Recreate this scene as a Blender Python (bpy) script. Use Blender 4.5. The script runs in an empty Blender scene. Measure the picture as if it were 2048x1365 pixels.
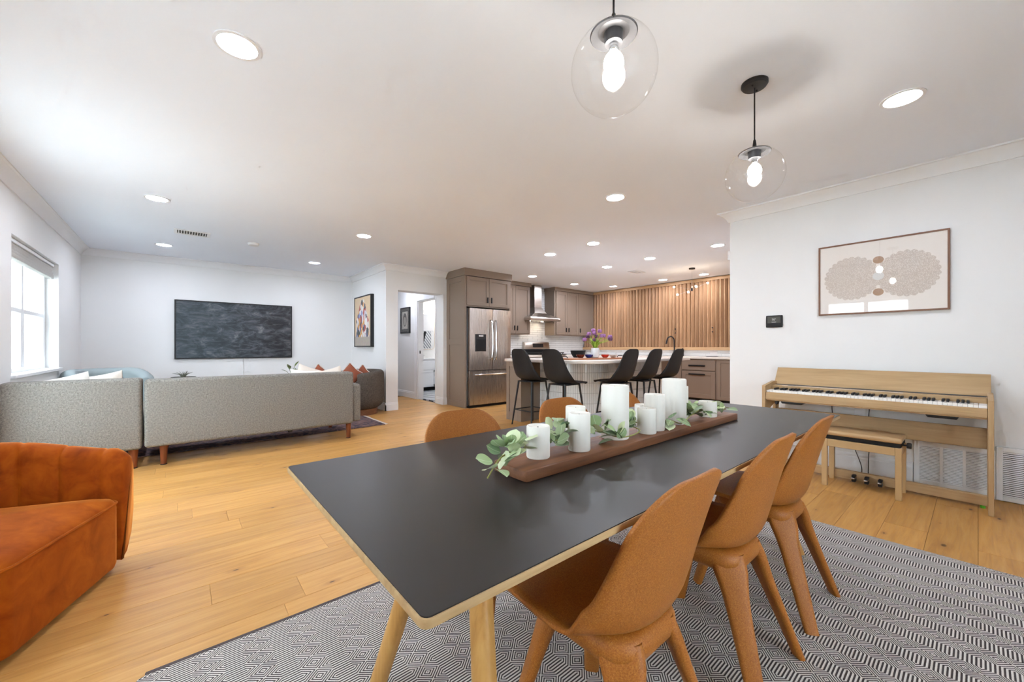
import bpy, bmesh, math, random
from mathutils import Vector, Matrix, noise
S = bpy.context.scene
COL = S.collection
R_ = random.Random(11)
PI = math.pi
def rad(a): return math.radians(a)

# ------------------------------------------------------------------ camera
cd = bpy.data.cameras.new('camera'); cam = bpy.data.objects.new('camera', cd); COL.objects.link(cam)
cd.sensor_width = 36.0; cd.lens = 785.0 / 2048 * 36; cd.shift_y = 12.5 / 2048
cd.clip_start = .02; cd.clip_end = 200
cam.location = (0, 0, 1.06); cam.rotation_euler = (rad(90), 0, rad(-40.1))
S.camera = cam
# ------------------------------------------------------------------ world, exposure
W = bpy.data.worlds.new('world'); S.world = W; W.use_nodes = True
wn = W.node_tree; wn.nodes['Background'].inputs[0].default_value = (.83, .90, 1.0, 1); wn.nodes['Background'].inputs[1].default_value = 3.6
LAMP = 70.0          # recessed ceiling lamps
S.view_settings.view_transform = 'Standard'; S.view_settings.look = 'None'
S.view_settings.exposure = 1.75; S.view_settings.gamma = 1.0; S.view_settings.use_curve_mapping = False
S.cycles.use_denoising = True
S.cycles.use_adaptive_sampling = True; S.cycles.adaptive_threshold = .12; S.cycles.adaptive_min_samples = 12
S.cycles.max_bounces = 6; S.cycles.diffuse_bounces = 4; S.cycles.glossy_bounces = 3; S.cycles.transparent_max_bounces = 12
S.cycles.sample_clamp_indirect = 6.0; S.cycles.caustics_reflective = False; S.cycles.caustics_refractive = False

# ------------------------------------------------------------------ materials
def lin(c):
    if isinstance(c, str): c = tuple(int(c[i:i + 2], 16) for i in (0, 2, 4))
    return tuple(((x / 255) / 12.92 if x / 255 <= .04045 else ((x / 255 + .055) / 1.055) ** 2.4) for x in c) + (1.0,)
class E:
    """a shader socket with arithmetic"""
    def __init__(s, g, k): s.g, s.k = g, k
    def __add__(s, o): return s.g.m('ADD', s, o)
    def __radd__(s, o): return s.g.m('ADD', s, o)
    def __sub__(s, o): return s.g.m('SUBTRACT', s, o)
    def __rsub__(s, o): return s.g.m('SUBTRACT', o, s)
    def __mul__(s, o): return s.g.m('MULTIPLY', s, o)
    def __rmul__(s, o): return s.g.m('MULTIPLY', s, o)
    def __truediv__(s, o): return s.g.m('DIVIDE', s, o)
    def __pow__(s, o): return s.g.m('POWER', s, o)
class G:
    def __init__(s, name):
        s.mat = bpy.data.materials.new(name); s.mat.use_nodes = True
        s.nt = s.mat.node_tree; s.p = s.nt.nodes['Principled BSDF']; s.out = s.nt.nodes['Material Output']; s.tc = None; s.oi = None
    def n(s, t, **kw):
        nd = s.nt.nodes.new('ShaderNode' + t)
        for k, v in kw.items():
            setattr(nd, k, v)
        return nd
    def link(s, a, b):
        if isinstance(a, E): s.nt.links.new(a.k, b)
        elif isinstance(a, (int, float)):
            b.default_value = a if not hasattr(b.default_value, '__len__') else (a,) * len(b.default_value)
        else: b.default_value = a
    def m(s, op, a, b=None, c=None):
        nd = s.n('Math', operation=op)
        for i, x in enumerate((a, b, c)):
            if x is not None: s.link(x, nd.inputs[i])
        return E(s, nd.outputs[0])
    def co(s, kind='Object'):
        if not s.tc: s.tc = s.n('TexCoord')
        return E(s, s.tc.outputs[kind])
    def rnd(s):
        if not s.oi: s.oi = s.n('ObjectInfo')
        return E(s, s.oi.outputs['Random'])
    def xyz(s, v=None):
        nd = s.n('SeparateXYZ'); s.link(v or s.co(), nd.inputs[0]); return [E(s, nd.outputs[i]) for i in range(3)]
    def vec(s, x, y, z):
        nd = s.n('CombineXYZ')
        for i, a in enumerate((x, y, z)): s.link(a, nd.inputs[i])
        return E(s, nd.outputs[0])
    def map(s, scale=(1, 1, 1), rot=(0, 0, 0), v=None, shift=None):
        nd = s.n('Mapping'); s.link(v or s.co(), nd.inputs[0]); nd.inputs['Scale'].default_value = scale; nd.inputs['Rotation'].default_value = rot
        if shift is not None: s.link(shift, nd.inputs['Location'])
        return E(s, nd.outputs[0])
    def noise(s, v=None, scale=5, detail=3, rough=.5, dist=0, col=False):
        nd = s.n('TexNoise'); s.link(v or s.co(), nd.inputs['Vector']); nd.inputs['Scale'].default_value = scale
        nd.inputs['Detail'].default_value = detail; nd.inputs['Roughness'].default_value = rough; nd.inputs['Distortion'].default_value = dist
        return E(s, nd.outputs[1 if col else 0])
    def vor(s, v=None, scale=5, feature='F1', out=0):
        nd = s.n('TexVoronoi', feature=feature); s.link(v or s.co(), nd.inputs['Vector']); nd.inputs['Scale'].default_value = scale
        return E(s, nd.outputs[out])
    def ramp(s, f, stops, interp='LINEAR'):
        nd = s.n('ValToRGB'); s.link(f, nd.inputs[0]); cr = nd.color_ramp; cr.interpolation = interp
        while len(cr.elements) < len(stops): cr.elements.new(.5)
        for e, (p, c) in zip(cr.elements, stops):
            e.position = p; e.color = lin(c) if not isinstance(c, (int, float)) else (c, c, c, 1)
        return E(s, nd.outputs[0])
    def mix(s, f, a, b, mode='MIX'):
        nd = s.n('Mix', data_type='RGBA', blend_type=mode)
        s.link(f, nd.inputs[0])
        for x, i in ((a, 6), (b, 7)):
            s.link(x if isinstance(x, E) else lin(x), nd.inputs[i])
        return E(s, nd.outputs[2])
    def step(s, x, a, b):
        nd = s.n('MapRange', interpolation_type='SMOOTHSTEP'); s.link(x, nd.inputs[0]); s.link(a, nd.inputs[1]); s.link(b, nd.inputs[2])
        return E(s, nd.outputs[0])
    def bump(s, h, strength=.2, dist=.01):
        nd = s.n('Bump'); nd.inputs['Strength'].default_value = strength; nd.inputs['Distance'].default_value = dist
        s.link(h, nd.inputs['Height']); s.nt.links.new(nd.outputs[0], s.p.inputs['Normal'])
    def set(s, **kw):
        names = dict(col='Base Color', rough='Roughness', metal='Metallic', spec='Specular IOR Level', em='Emission Color', es='Emission Strength', sheen='Sheen Weight',
                     sss='Subsurface Weight', alpha='Alpha', coat='Coat Weight', coatr='Coat Roughness', srough='Sheen Roughness', stint='Sheen Tint', ani='Anisotropic', trans='Transmission Weight')
        for k, v in kw.items():
            if k in ('col', 'em', 'stint') and not isinstance(v, E): v = lin(v)
            s.link(v, s.p.inputs[names[k]])
        return s
M = {}
def plain(name, col, rough=.5, metal=0, spec=.5, vary=.04, sc=30, bump=0, **kw):
    g = G(name); n = g.noise(scale=sc, detail=0 if vary < .03 else 1.5)
    c = lin(col); hi = tuple(min(1, x * (1 + vary)) for x in c[:3]) + (1,); lo = tuple(x * (1 - vary) for x in c[:3]) + (1,)
    nd = g.n('Mix', data_type='RGBA'); g.link(n, nd.inputs[0]); nd.inputs[6].default_value = lo; nd.inputs[7].default_value = hi
    g.set(col=E(g, nd.outputs[2]), rough=rough, metal=metal, spec=spec, **kw)
    if bump: g.bump(n, bump, .003)
    M[name] = g.mat; return g
def wood(name, cols, axis='x', rough=.45, gs=26, knots=False, bump=.08, stretch=14, spec=.4, rv=.25):
    """straight grain along one local axis; every piece gets its own figure from its random number"""
    g = G(name); r = g.rnd()
    k = {'x': (1, stretch, stretch), 'y': (stretch, 1, stretch), 'z': (stretch, stretch, 1)}[axis]
    sh = g.vec(r * 37.0, r * 91.0, r * 53.0)
    v = g.map(scale=k, shift=sh)
    a = g.noise(v, scale=gs / 14, detail=5, rough=.62, dist=.6); b = g.noise(v, scale=gs / 3, detail=2, rough=.5)
    f = a * .75 + b * .25
    c = g.ramp(f, [(.25, cols[0]), (.5, cols[1]), (.75, cols[2])])
    hs = g.n('HueSaturation'); g.link(c, hs.inputs['Color']); g.link((r - .5) * rv + 1.0, hs.inputs['Value']); c = E(g, hs.outputs[0])
    if knots:
        kv = g.map(scale={'x': (1, 2.2, 1), 'y': (2.2, 1, 1), 'z': (2, 2, 1)}[axis], shift=sh)
        nz = g.noise(g.co(), scale=30, detail=2)
        v2 = g.n('TexVoronoi', voronoi_dimensions='2D'); g.link(kv, v2.inputs['Vector']); v2.inputs['Scale'].default_value = 2.3
        d = E(g, v2.outputs[0]) + (nz - .5) * .05
        sx = g.xyz(E(g, v2.outputs[1]))
        on = g.step(sx[0], .60, .62); d = d / (sx[1] * 1.4 + .35)
        c = g.mix(g.m('MULTIPLY', g.m('SUBTRACT', 1.0, g.step(d, .03, .17)), on) * .38, c, '8a5a30')
        c = g.mix(g.m('MULTIPLY', g.m('SUBTRACT', 1.0, g.step(d, .012, .045)), on) * .9, c, '40271c')
    g.set(col=c, rough=g.ramp(b, [(.3, rough - .06), (.7, rough + .06)]), spec=spec)
    g.bump(f, bump, .002)
    M[name] = g.mat; return g

plain('wall_paint', 'ebebea', .62, spec=.25, vary=.012, sc=3)
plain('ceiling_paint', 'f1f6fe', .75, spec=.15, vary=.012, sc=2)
plain('trim_white', 'f0f1f2', .38, spec=.4, vary=.01)
plain('subfloor', '5a3d22', .8)
wood('oak_floor', ('a8763c', 'c4914f', 'd2a463'), 'x', .40, knots=True, bump=.10, rv=.16, gs=30)
wood('oak_leg', ('a8773c', 'c2914f', 'd0a362'), 'z', .45)
wood('walnut', ('5c3824', '7a4e33', '936345'), 'x', .5)
wood('walnut_leg', ('5a2c17', '7a3f22', '8c4d2c'), 'z', .35)
wood('piano_oak_y', ('a48860', 'b7986e', 'c3a57d'), 'y', .5, bump=.03, rv=.06)
wood('piano_oak_z', ('a48860', 'b7986e', 'c3a57d'), 'z', .5, bump=.03, rv=.06)
plain('bench_wood', 'c0a071', .5)
plain('bench_leather', 'bb9a6e', .45, bump=.1, sc=200)
wood('slat_wood', ('8f6a4c', 'ab8461', 'c09b76'), 'z', .5, rv=.30)
wood('rail_wood', ('ad855d', 'c09a70', 'ccaa80'), 'y', .5, rv=.05)
wood('tray_wood', ('8a5638', 'a97150', 'b98462'), 'x', .4)
wood('ply_edge', ('9c7c50', 'b6966a', 'c9ab7e'), 'x', .6, rv=.05)
plain('linoleum', '272422', .40, spec=.36, vary=.05, sc=6)
plain('cabinet_taupe', '8d7c6d', .42, spec=.35, vary=.012, sc=4)
plain('quartz', 'e6ded4', .22, vary=.04, sc=14)
plain('black_metal', '17171a', .42, spec=.4)
plain('black_plastic', '1d1d1f', .5, spec=.35)
plain('dark_gap', '0b0b0c', .8)
plain('grey_metal', '55565a', .4, metal=.6)
plain('chrome', 'd8dadd', .12, metal=1)
plain('white_plastic', 'eeeeee', .4)
plain('white_key', 'f4f2ee', .22)
plain('green_plastic', '56b02a', .4)
plain('candle', 'e8e4dc', .5, vary=.006)
plain('art_frame_brown', '7d5740', .5)
plain('tile_white', 'eef0f0', .12, vary=.02, sc=8)
plain('grout', '8b8c8b', .8)
plain('bath_tile_floor', '6e7680', .5)
plain('fringe', 'd9cfc4', .9)
plain('bowl_brown', '5c2419', .25); plain('bowl_blue', '17307e', .2); plain('bowl_red', 'c33626', .2); plain('bowl_white', 'dfe3e1', .2); plain('bowl_black', '101011', .6, spec=.2)
plain('vase_white', 'e8eced', .3); plain('stem_green', '9cbb3f', .6); plain('twig', '8a8a45', .6)
plain('tulip_purple', '9a6a9e', .6, vary=.35, sc=60); plain('tulip_dark', '5f3558', .6, vary=.3, sc=60)
plain('plant_green', '5e6e3a', .5); plain('plant_grey', '66685a', .6)
plain('pillow_cream', 'ddd3c6', .9, bump=.3, sc=120); plain('pillow_rust', '8e4a30', .8, bump=.2, sc=120); plain('pillow_white', 'e6e2da', .9, bump=.3, sc=120)
plain('blue_fabric', '8c9596', .9, bump=.3, sc=300)
plain('towel_black', '121214', .9)
plain('exterior_greyed', '6c6e6b', .8, vary=.05, sc=12)  # white wall coloured mid-grey to hold down the daylight glare
plain('lawn', '8fa06a', .9, vary=.3, sc=8); plain('bounce_ground', 'd6d6d4', .9, vary=.06, sc=6)
plain('frame_black', '17171a', .4)
plain('mat_grey', '55554f', .8); plain('mat_dark', '3a3935', .8)
plain('roman_shade', 'b9b7b2', .85, vary=.12, sc=40)

def fabric(name, a, b, sc=420, sheen=0, rough=.95):
    g = G(name); n1 = g.noise(scale=sc, detail=1, rough=.6); n2 = g.noise(scale=sc * .23, detail=2)
    f = n1 * .75 + n2 * .25
    g.set(col=g.ramp(f, [(.36, a), (.62, b)]), rough=rough, spec=.15, sheen=sheen); g.bump(n1, .5, .002); M[name] = g.mat
fabric('sofa_fabric', '46433e', 'a5a19a', 400)
fabric('boucle_dark', '3a3430', '6f675f', 260)
g = G('velvet'); n = g.noise(scale=9, detail=4, rough=.6, dist=.5)
lw = g.n('LayerWeight'); lw.inputs[0].default_value = .35
g.set(col=g.ramp(n, [(.25, '742c06'), (.5, '96430b'), (.8, 'b25c12')]), rough=.75, spec=.1, sheen=.9, srough=.35, stint='f0a050'); g.bump(g.noise(scale=300, detail=1), .1, .001); M['velvet'] = g.mat
g = G('chair_composite'); n = g.noise(scale=330, detail=2, rough=.7); n2 = g.noise(scale=4, detail=2); sp = g.vor(scale=150)
c = g.ramp(n, [(.3, '8c4f1a'), (.52, 'a56324'), (.75, 'b97b34')])
c = g.mix(g.m('SUBTRACT', 1.0, g.step(sp, .08, .16)) * .35, c, 'dcb070')
g.set(col=c, rough=.5, spec=.35); g.bump(n, .08, .001); M['chair_composite'] = g.mat
g = G('stainless'); x, y, z = g.xyz()
st = g.noise(g.map(scale=(90, 90, .8)), scale=6, detail=2); wv = g.noise(g.map(scale=(1, 1, .12)), scale=5.5, detail=1)
g.set(col='c6beb6', metal=1.0, rough=g.ramp(st, [(.3, .24), (.7, .34)])); g.bump(wv + st * .02, .35, .02); M['stainless'] = g.mat
plain('steel_hood', 'bdb6ad', .28, metal=1)
plain('dispenser', '232427', .25)
# woven hexagon-and-diamond rug
g = G('rug_weave'); x, y, z = g.xyz()
px, py, l0 = .1354, .0698, .0277; wx = px / 2 - l0; hy = py / 2
fx = g.m('ABSOLUTE', g.m('PINGPONG', x, px / 2)); fy = g.m('PINGPONG', y, py / 2)
t = fy / hy + g.m('MAXIMUM', fx - l0, 0.0) / wx
jit = g.noise(g.map(scale=(1, 2.2, 1)), scale=260, detail=1)
cs = g.m('COSINE', t * (2 * PI * 3.5)) + (jit - .5) * .55
c = g.mix(g.step(cs, -.25, .3), 'd4cec8', '4a4444')
g.set(col=c, rough=.95, spec=.1); g.bump(cs, .3, .003); M['rug_weave'] = g.mat
plain('rug_binding', '4c4243', .9)
g = G('persian'); v = g.map(scale=(1, 1, 1)); a = g.noise(v, scale=9, detail=4, dist=1.5); b = g.vor(v, scale=11)
c = g.ramp(a, [(.3, '3a3840'), (.45, '6a5a5c'), (.55, 'a27e72'), (.62, '5a5a66'), (.75, 'b8a398')])
g.set(col=g.mix(g.step(b, .1, .35) * .4, c, '3f3a45'), rough=.95, spec=.1); M['persian'] = g.mat
# eucalyptus leaf
g = G('leaf'); r = g.rnd(); x, y, z = g.xyz()
c = g.ramp(r, [(.0, '74906a'), (.3, '9fb582'), (.55, '687f58'), (.8, 'c6d2a4'), (1, 'd6dfba')])
vein = g.m('SUBTRACT', 1.0, g.step(g.m('ABSOLUTE', x), .0004, .0012))
g.set(col=g.mix(vein * .5, c, 'd6e0bf'), rough=.55, spec=.3, sheen=.15); M['leaf'] = g.mat
# emitters
def emit(name, col, s):
    g = G(name); g.set(col=col, em=col, es=s, rough=.6); M[name] = g.mat
emit('lamp_lens', 'ebf0ff', LAMP); emit('bulb', 'fff6ea', 40.0); emit('hood_lamp', 'ffe9cc', 40.0); emit('small_bulb', 'ffe6c4', 30.0); emit('vanity_bulb', 'fff6ea', 30.0)
# thin clear glass: transparent with a Fresnel mirror on top
def thin_glass(name, tint='ffffff', ior=1.45, boost=1.0, rough=.01):
    g = G(name); nt = g.nt; nt.nodes.remove(g.p)
    tr = g.n('BsdfTransparent'); tr.inputs[0].default_value = lin(tint); gl = g.n('BsdfGlossy'); gl.inputs['Roughness'].default_value = rough
    fr = g.n('LayerWeight'); fr.inputs[0].default_value = .5; mx = g.n('MixShader'); f0 = ((ior - 1) / (ior + 1)) ** 2
    f = (E(g, fr.outputs['Facing']) ** 5.0 * (1 - f0) + f0) * boost; nt.links.new(f.k, mx.inputs[0])
    nt.links.new(tr.outputs[0], mx.inputs[1]); nt.links.new(gl.outputs[0], mx.inputs[2]); nt.links.new(mx.outputs[0], g.out.inputs[0]); M[name] = g.mat
thin_glass('globe_glass', 'ffffff', 1.45, .45); thin_glass('window_glass', 'f6faf9', 1.4, .8); thin_glass('picture_glass', 'ffffff', 1.45, 1.0)
g = G('mirror'); g.set(col='f0f0f0', metal=1.0, rough=.02); M['mirror'] = g.mat
# flat prints
g = G('dark_painting'); x, y, z = g.xyz()      # generic dark, murky pond-coloured print
v = g.map(scale=(1, 1, 2.0)); a = g.noise(v, scale=4.5, detail=6, rough=.7, dist=.8); b = g.noise(g.map(scale=(.5, 1, 3.2)), scale=7, detail=5, rough=.7, dist=1.2)
base = g.ramp(a, [(.32, '0f1013'), (.45, '22242b'), (.56, '43464d'), (.68, '77787a')])
base = g.mix(g.step(b, .52, .6) * .6, base, '5c5c62')
lf = g.step(x, .8, -.8)
c = g.mix(lf * .5, base, '2c3d44'); c = g.mix(g.step(x, -.1, .8) * .45, c, '0d0d0e')
g.set(col=c, rough=.35, spec=.4, em=c, es=.12); M['dark_painting'] = g.mat
g = G('tower_painting'); x, y, z = g.xyz()     # patchwork tower on tan ground
wv = g.noise(scale=14, detail=3) - .5
hw = .33 - g.m('MAXIMUM', z - .0, 0.0) * .62 + wv * .10
ins = g.m('MULTIPLY', g.step(hw - g.m('ABSOLUTE', x), .0, .015), g.m('MULTIPLY', g.step(z, -.30, -.27), g.step(z, .42, .38)))
cell = g.vor(g.map(scale=(1, 1, .7)), scale=15, out=1); cv = g.xyz(cell)[0]
pc = g.ramp(cv, [(0, 'b5443c'), (.18, 'e6e4e0'), (.34, '3c4468'), (.48, 'd8d6d2'), (.62, '8f98c0'), (.74, '2a2a30'), (.86, 'd79a4a'), (.95, 'c9c4cc')], 'CONSTANT')
gnd = g.mix(g.step(z, -.24, -.30), 'd8bd97', 'a79a8c')
c = g.mix(ins, gnd, pc); g.set(col=g.mix(.12, c, g.noise(scale=20, col=True)), rough=.7); M['tower_painting'] = g.mat
g = G('portrait_print'); x, y, z = g.xyz()     # generic soft grey head shape
d = g.m('SQRT', (x * x) * 230.0 + (z + .02) * (z + .02) * 95.0); hd = g.m('SQRT', (x * x) * 110.0 + (z - .01) * (z - .01) * 45.0)
c = g.mix(g.step(hd, 1.0, .9), 'cfc9bd', '35332f'); c = g.mix(g.step(d, 1.0, .8), c, 'b3aca0')
c = g.mix(g.m('MULTIPLY', g.noise(scale=25, detail=4), .5), c, '4a4742'); g.set(col=c, rough=.6); M['portrait_print'] = g.mat
g = G('lace_print'); x, z_, y = g.xyz()         # two lacy scalloped discs and three small ovals; x runs along the sheet, y up
def disc(cx, cy, r):
    dx, dy = x - cx, y - cy
    rr = g.m('SQRT', dx * dx + dy * dy); th = g.m('ARCTAN2', dy, dx)
    edge = r * .93 + g.m('ABSOLUTE', g.m('SINE', th * 13.0)) * (r * .07)
    return g.step(edge - rr, .0, .004), rr
d1, r1 = disc(-.165, 0, .185); d2, r2 = disc(.165, 0, .185)
def oval(cx, cy, a, b):
    dx, dy = (x - cx) / a, (y - cy) / b
    return g.step(1.0 - g.m('SQRT', dx * dx + dy * dy), .0, .06)
lace = g.vor(scale=150); lc = g.mix(g.step(lace, .25, .5), 'ece3da', 'd3c5b9')
lc = g.mix(g.step(g.noise(scale=30, detail=3), .45, .65) * .2, lc, 'c9bbaf')
c = g.mix(g.m('MAXIMUM', d1, d2), 'f3ebe3', lc)
c = g.mix(g.m('MAXIMUM', oval(0, .13, .034, .03), oval(0, -.13, .034, .03)), c, 'b99a80'); c = g.mix(oval(0, 0, .036, .034), c, 'e4e2de')
g.set(col=c, rough=.7); M['lace_print'] = g.mat
g = G('mosaic_floor'); x, y, z = g.xyz(); k = g.m('PINGPONG', x * 1.0 + y * .6, .09)
g.set(col=g.mix(g.step(k, .03, .04), 'd5d8da', '4b525c'), rough=.5); M['mosaic_floor'] = g.mat
g = G('stripe_towel'); x, y, z = g.xyz(); k = g.m('PINGPONG', x + z * .8, .035); g.set(col=g.mix(g.step(k, .012, .016), 'e9e9e9', '8f9396'), rough=.9); M['stripe_towel'] = g.mat

# ------------------------------------------------------------------ mesh helpers
class MB:
    def __init__(s): s.bm = bmesh.new()
    def _add(s, tmp, mat=None):
        me = bpy.data.meshes.new('tmp'); tmp.to_mesh(me); tmp.free()
        if mat is not None: me.transform(mat)
        s.bm.from_mesh(me); bpy.data.meshes.remove(me); return s
    def box(s, c, d, bev=0, seg=1, rot=None):
        b = bmesh.new(); bmesh.ops.create_cube(b, size=1)
        bmesh.ops.scale(b, vec=d, verts=b.verts)
        if bev > 0: bmesh.ops.bevel(b, geom=list(b.edges), offset=min(bev, min(d) * .49), segments=seg, affect='EDGES', profile=.5)
        m = Matrix.Translation(c)
        if rot is not None: m = m @ rot
        return s._add(b, m)
    def span(s, x0, x1, y0, y1, z0, z1, bev=0, seg=1):
        return s.box(((x0 + x1) / 2, (y0 + y1) / 2, (z0 + z1) / 2), (abs(x1 - x0), abs(y1 - y0), abs(z1 - z0)), bev, seg)
    def rings(s, rows, closed=True, cap0=True, cap1=True):
        """quads between successive rings of points"""
        bm = s.bm; vs = [[bm.verts.new(p) for p in r] for r in rows]
        for a, b in zip(vs, vs[1:]):
            n = len(a)
            for i in range(n if closed else n - 1):
                j = (i + 1) % n
                try: bm.faces.new((a[i], a[j], b[j], b[i]))
                except ValueError: pass
        if closed and cap0: bm.faces.new(list(reversed(vs[0])))
        if closed and cap1: bm.faces.new(vs[-1])
        return s
    def lathe(s, prof, n=24, c=(0, 0, 0), cap0=True, cap1=True):
        rows = [[(c[0] + r * math.cos(2 * PI * i / n), c[1] + r * math.sin(2 * PI * i / n), c[2] + z) for i in range(n)] for r, z in prof]
        return s.rings(rows, True, cap0, cap1)
    def tube(s, pts, r, n=8, caps=True):
        pts = [Vector(p) for p in pts]; rows = []
        up = Vector((0, 0, 1))
        for i, p in enumerate(pts):
            d = (pts[min(i + 1, len(pts) - 1)] - pts[max(i - 1, 0)]).normalized()
            a = d.cross(up if abs(d.dot(up)) < .95 else Vector((1, 0, 0))).normalized(); b = a.cross(d).normalized()
            if i and rows and a.dot(pa) < 0: a, b = -a, -b
            pa = a
            rr = r[i] if isinstance(r, (list, tuple)) else r
            rows.append([p + (a * math.cos(2 * PI * k / n) + b * math.sin(2 * PI * k / n)) * rr for k in range(n)])
        return s.rings(rows, True, caps, caps)
    def prism(s, poly, z0, z1, bev=0, axis='z'):
        b = bmesh.new()
        f = lambda p, z: {'z': (p[0], p[1], z), 'y': (p[0], z, p[1]), 'x': (z, p[0], p[1])}[axis]
        lo = [b.verts.new(f(p, z0)) for p in poly]; hi = [b.verts.new(f(p, z1)) for p in poly]
        n = len(poly)
        b.faces.new(list(reversed(lo))); b.faces.new(hi)
        for i in range(n): b.faces.new((lo[i], lo[(i + 1) % n], hi[(i + 1) % n], hi[i]))
        bmesh.ops.recalc_face_normals(b, faces=b.faces)
        if bev:
            e = [x for x in b.edges if len(x.link_faces) == 2 and abs(x.link_faces[0].normal.dot(x.link_faces[1].normal)) < .5]
            bmesh.ops.bevel(b, geom=e, offset=bev, segments=2, affect='EDGES', profile=.5)
        return s._add(b)
    def sphere(s, c, r, u=16, v=10, sc=(1, 1, 1)):
        b = bmesh.new(); bmesh.ops.create_uvsphere(b, u_segments=u, v_segments=v, radius=r)
        return s._add(b, Matrix.Translation(c) @ Matrix.Diagonal((*sc, 1)))
    def mesh(s, name='mesh', smooth=32, recalc=True):
        if recalc: bmesh.ops.recalc_face_normals(s.bm, faces=s.bm.faces)
        me = bpy.data.meshes.new(name); s.bm.to_mesh(me); s.bm.free()
        if smooth:
            me.polygons.foreach_set('use_smooth', [True] * len(me.polygons)); me.set_sharp_from_angle(angle=rad(smooth))
        return me
    def build(s, name, mat, parent=None, smooth=32, label=None, kind=None):
        return obj(name, s.mesh(name, smooth), mat, parent, label, kind)
def obj(name, me, mat, parent=None, label=None, kind=None, loc=None, rot=None):
    o = bpy.data.objects.new(name, me); COL.objects.link(o)
    if mat and not me.materials: me.materials.append(M[mat])
    if parent: o.parent = parent
    if label: o['label'] = label
    if kind: o['kind'] = kind
    if loc is not None: o.location = loc
    if rot is not None: o.rotation_euler = rot
    return o
def thing(name, label, cat, loc=(0, 0, 0), rz=0, group=None):
    o = bpy.data.objects.new(name, None); COL.objects.link(o); o.empty_display_size = .1
    o.location = loc; o.rotation_euler = (0, 0, rz); o['label'] = label; o['category'] = cat
    if group: o['group'] = group
    return o
def tag(o, label, cat, group=None):
    o['label'] = label; o['category'] = cat
    if group: o['group'] = group
    return o
def struct(o): o['kind'] = 'structure'; return o
def dup(root, loc, rz, label, group=None):
    r = root.copy(); COL.objects.link(r); r.location = loc; r.rotation_euler = (0, 0, rz); r['label'] = label
    if group: r['group'] = group
    for ch in list(root.children):
        c = ch.copy(); COL.objects.link(c); c.parent = r
        for gch in list(ch.children):
            d = gch.copy(); COL.objects.link(d); d.parent = c
    return r
def rz(a): return Matrix.Rotation(rad(a), 4, 'Z')
def rrect(w, h, r, n=4):
    """rounded rectangle outline, centred"""
    out = []
    for cx, cy, a0 in ((w / 2 - r, h / 2 - r, 0), (-w / 2 + r, h / 2 - r, 90), (-w / 2 + r, -h / 2 + r, 180), (w / 2 - r, -h / 2 + r, 270)):
        for i in range(n + 1):
            a = rad(a0 + 90 * i / n); out.append((cx + r * math.cos(a), cy + r * math.sin(a)))
    return out
def smoothpath(pts, n=6):
    """Catmull-Rom through points"""
    P = [Vector(p) for p in pts]; out = []
    for i in range(len(P) - 1):
        p0, p1, p2, p3 = P[max(i - 1, 0)], P[i], P[i + 1], P[min(i + 2, len(P) - 1)]
        for k in range(n):
            t = k / n
            out.append(.5 * ((2 * p1) + (p2 - p0) * t + (2 * p0 - 5 * p1 + 4 * p2 - p3) * t * t + (3 * p1 - p0 - 3 * p2 + p3) * t ** 3))
    out.append(P[-1]); return out

# ================================================================== THE SETTING
H = 2.44
XW, YT, XS, YD, XP, YK, XR = -1.07, 8.02, 2.60, 6.34, 4.33, 6.58, 8.0   # window wall, TV wall, side wall, doorway wall, piano wall, kitchen wall, slat wall
YB, YPE = -1.8, 1.65
# --- floor: planks over a sub-floor
fl = MB(); fl.span(XW - .15, XR + .15, YB - .15, YT + .15, -.12, -.02); fl.span(XS, 5.6, YT + .15, 9.2, -.12, -.02)
floor = struct(fl.build('floor', 'subfloor', smooth=0)); floor['label'] = 'wide oak plank floor with knots'
PW = .1845
fixed = {23: [-.10 + .0, 1.9], 20: [-.10, 2.1], 18: [-.02, 1.7], 15: [.272, 2.2], 11: [.096, 1.6], 10: [.406, 2.5], 22: [.56, 2.6], 24: [-.17, 1.5]}
row = 0
y = -10 * PW
k = -10
while y < YT:
    x0, x1 = XW, XR
    if y < YPE - .05: x1 = XP
    if y >= YD - .02: x1 = 3.70
    y1 = min(y + PW, YT)
    ends = fixed.get(k)
    if ends:
        cuts = [ends[0]]; a = ends[0]
        while a < x1: a += ends[1]; cuts.append(a)
    else:
        a = x0 + R_.uniform(.3, 2.0); cuts = [a]
        while a < x1: a += R_.uniform(1.55, 2.25); cuts.append(a)
    cuts = [x0] + [c for c in cuts if x0 + .25 < c < x1 - .25] + [x1]
    for a, b in zip(cuts, cuts[1:]):
        m = MB(); L = b - a - .0008; w = y1 - y - .0010; c = .0011
        m.rings([[(-L / 2, -w / 2, -.018), (L / 2, -w / 2, -.018), (L / 2, w / 2, -.018), (-L / 2, w / 2, -.018)],
                 [(-L / 2, -w / 2, -c), (L / 2, -w / 2, -c), (L / 2, w / 2, -c), (-L / 2, w / 2, -c)],
                 [(-L / 2 + c, -w / 2 + c, 0), (L / 2 - c, -w / 2 + c, 0), (L / 2 - c, w / 2 - c, 0), (-L / 2 + c, w / 2 - c, 0)]], cap0=False)
        o = m.build('plank', 'oak_floor', floor, smooth=0); o.location = ((a + b) / 2, (y + y1) / 2, 0)
    y += PW; k += 1
m = MB(); m.span(XW - .3, XR + .3, YB - .3, 9.4, H, H + .1); struct(m.build('ceiling', 'ceiling_paint', smooth=0))
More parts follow.
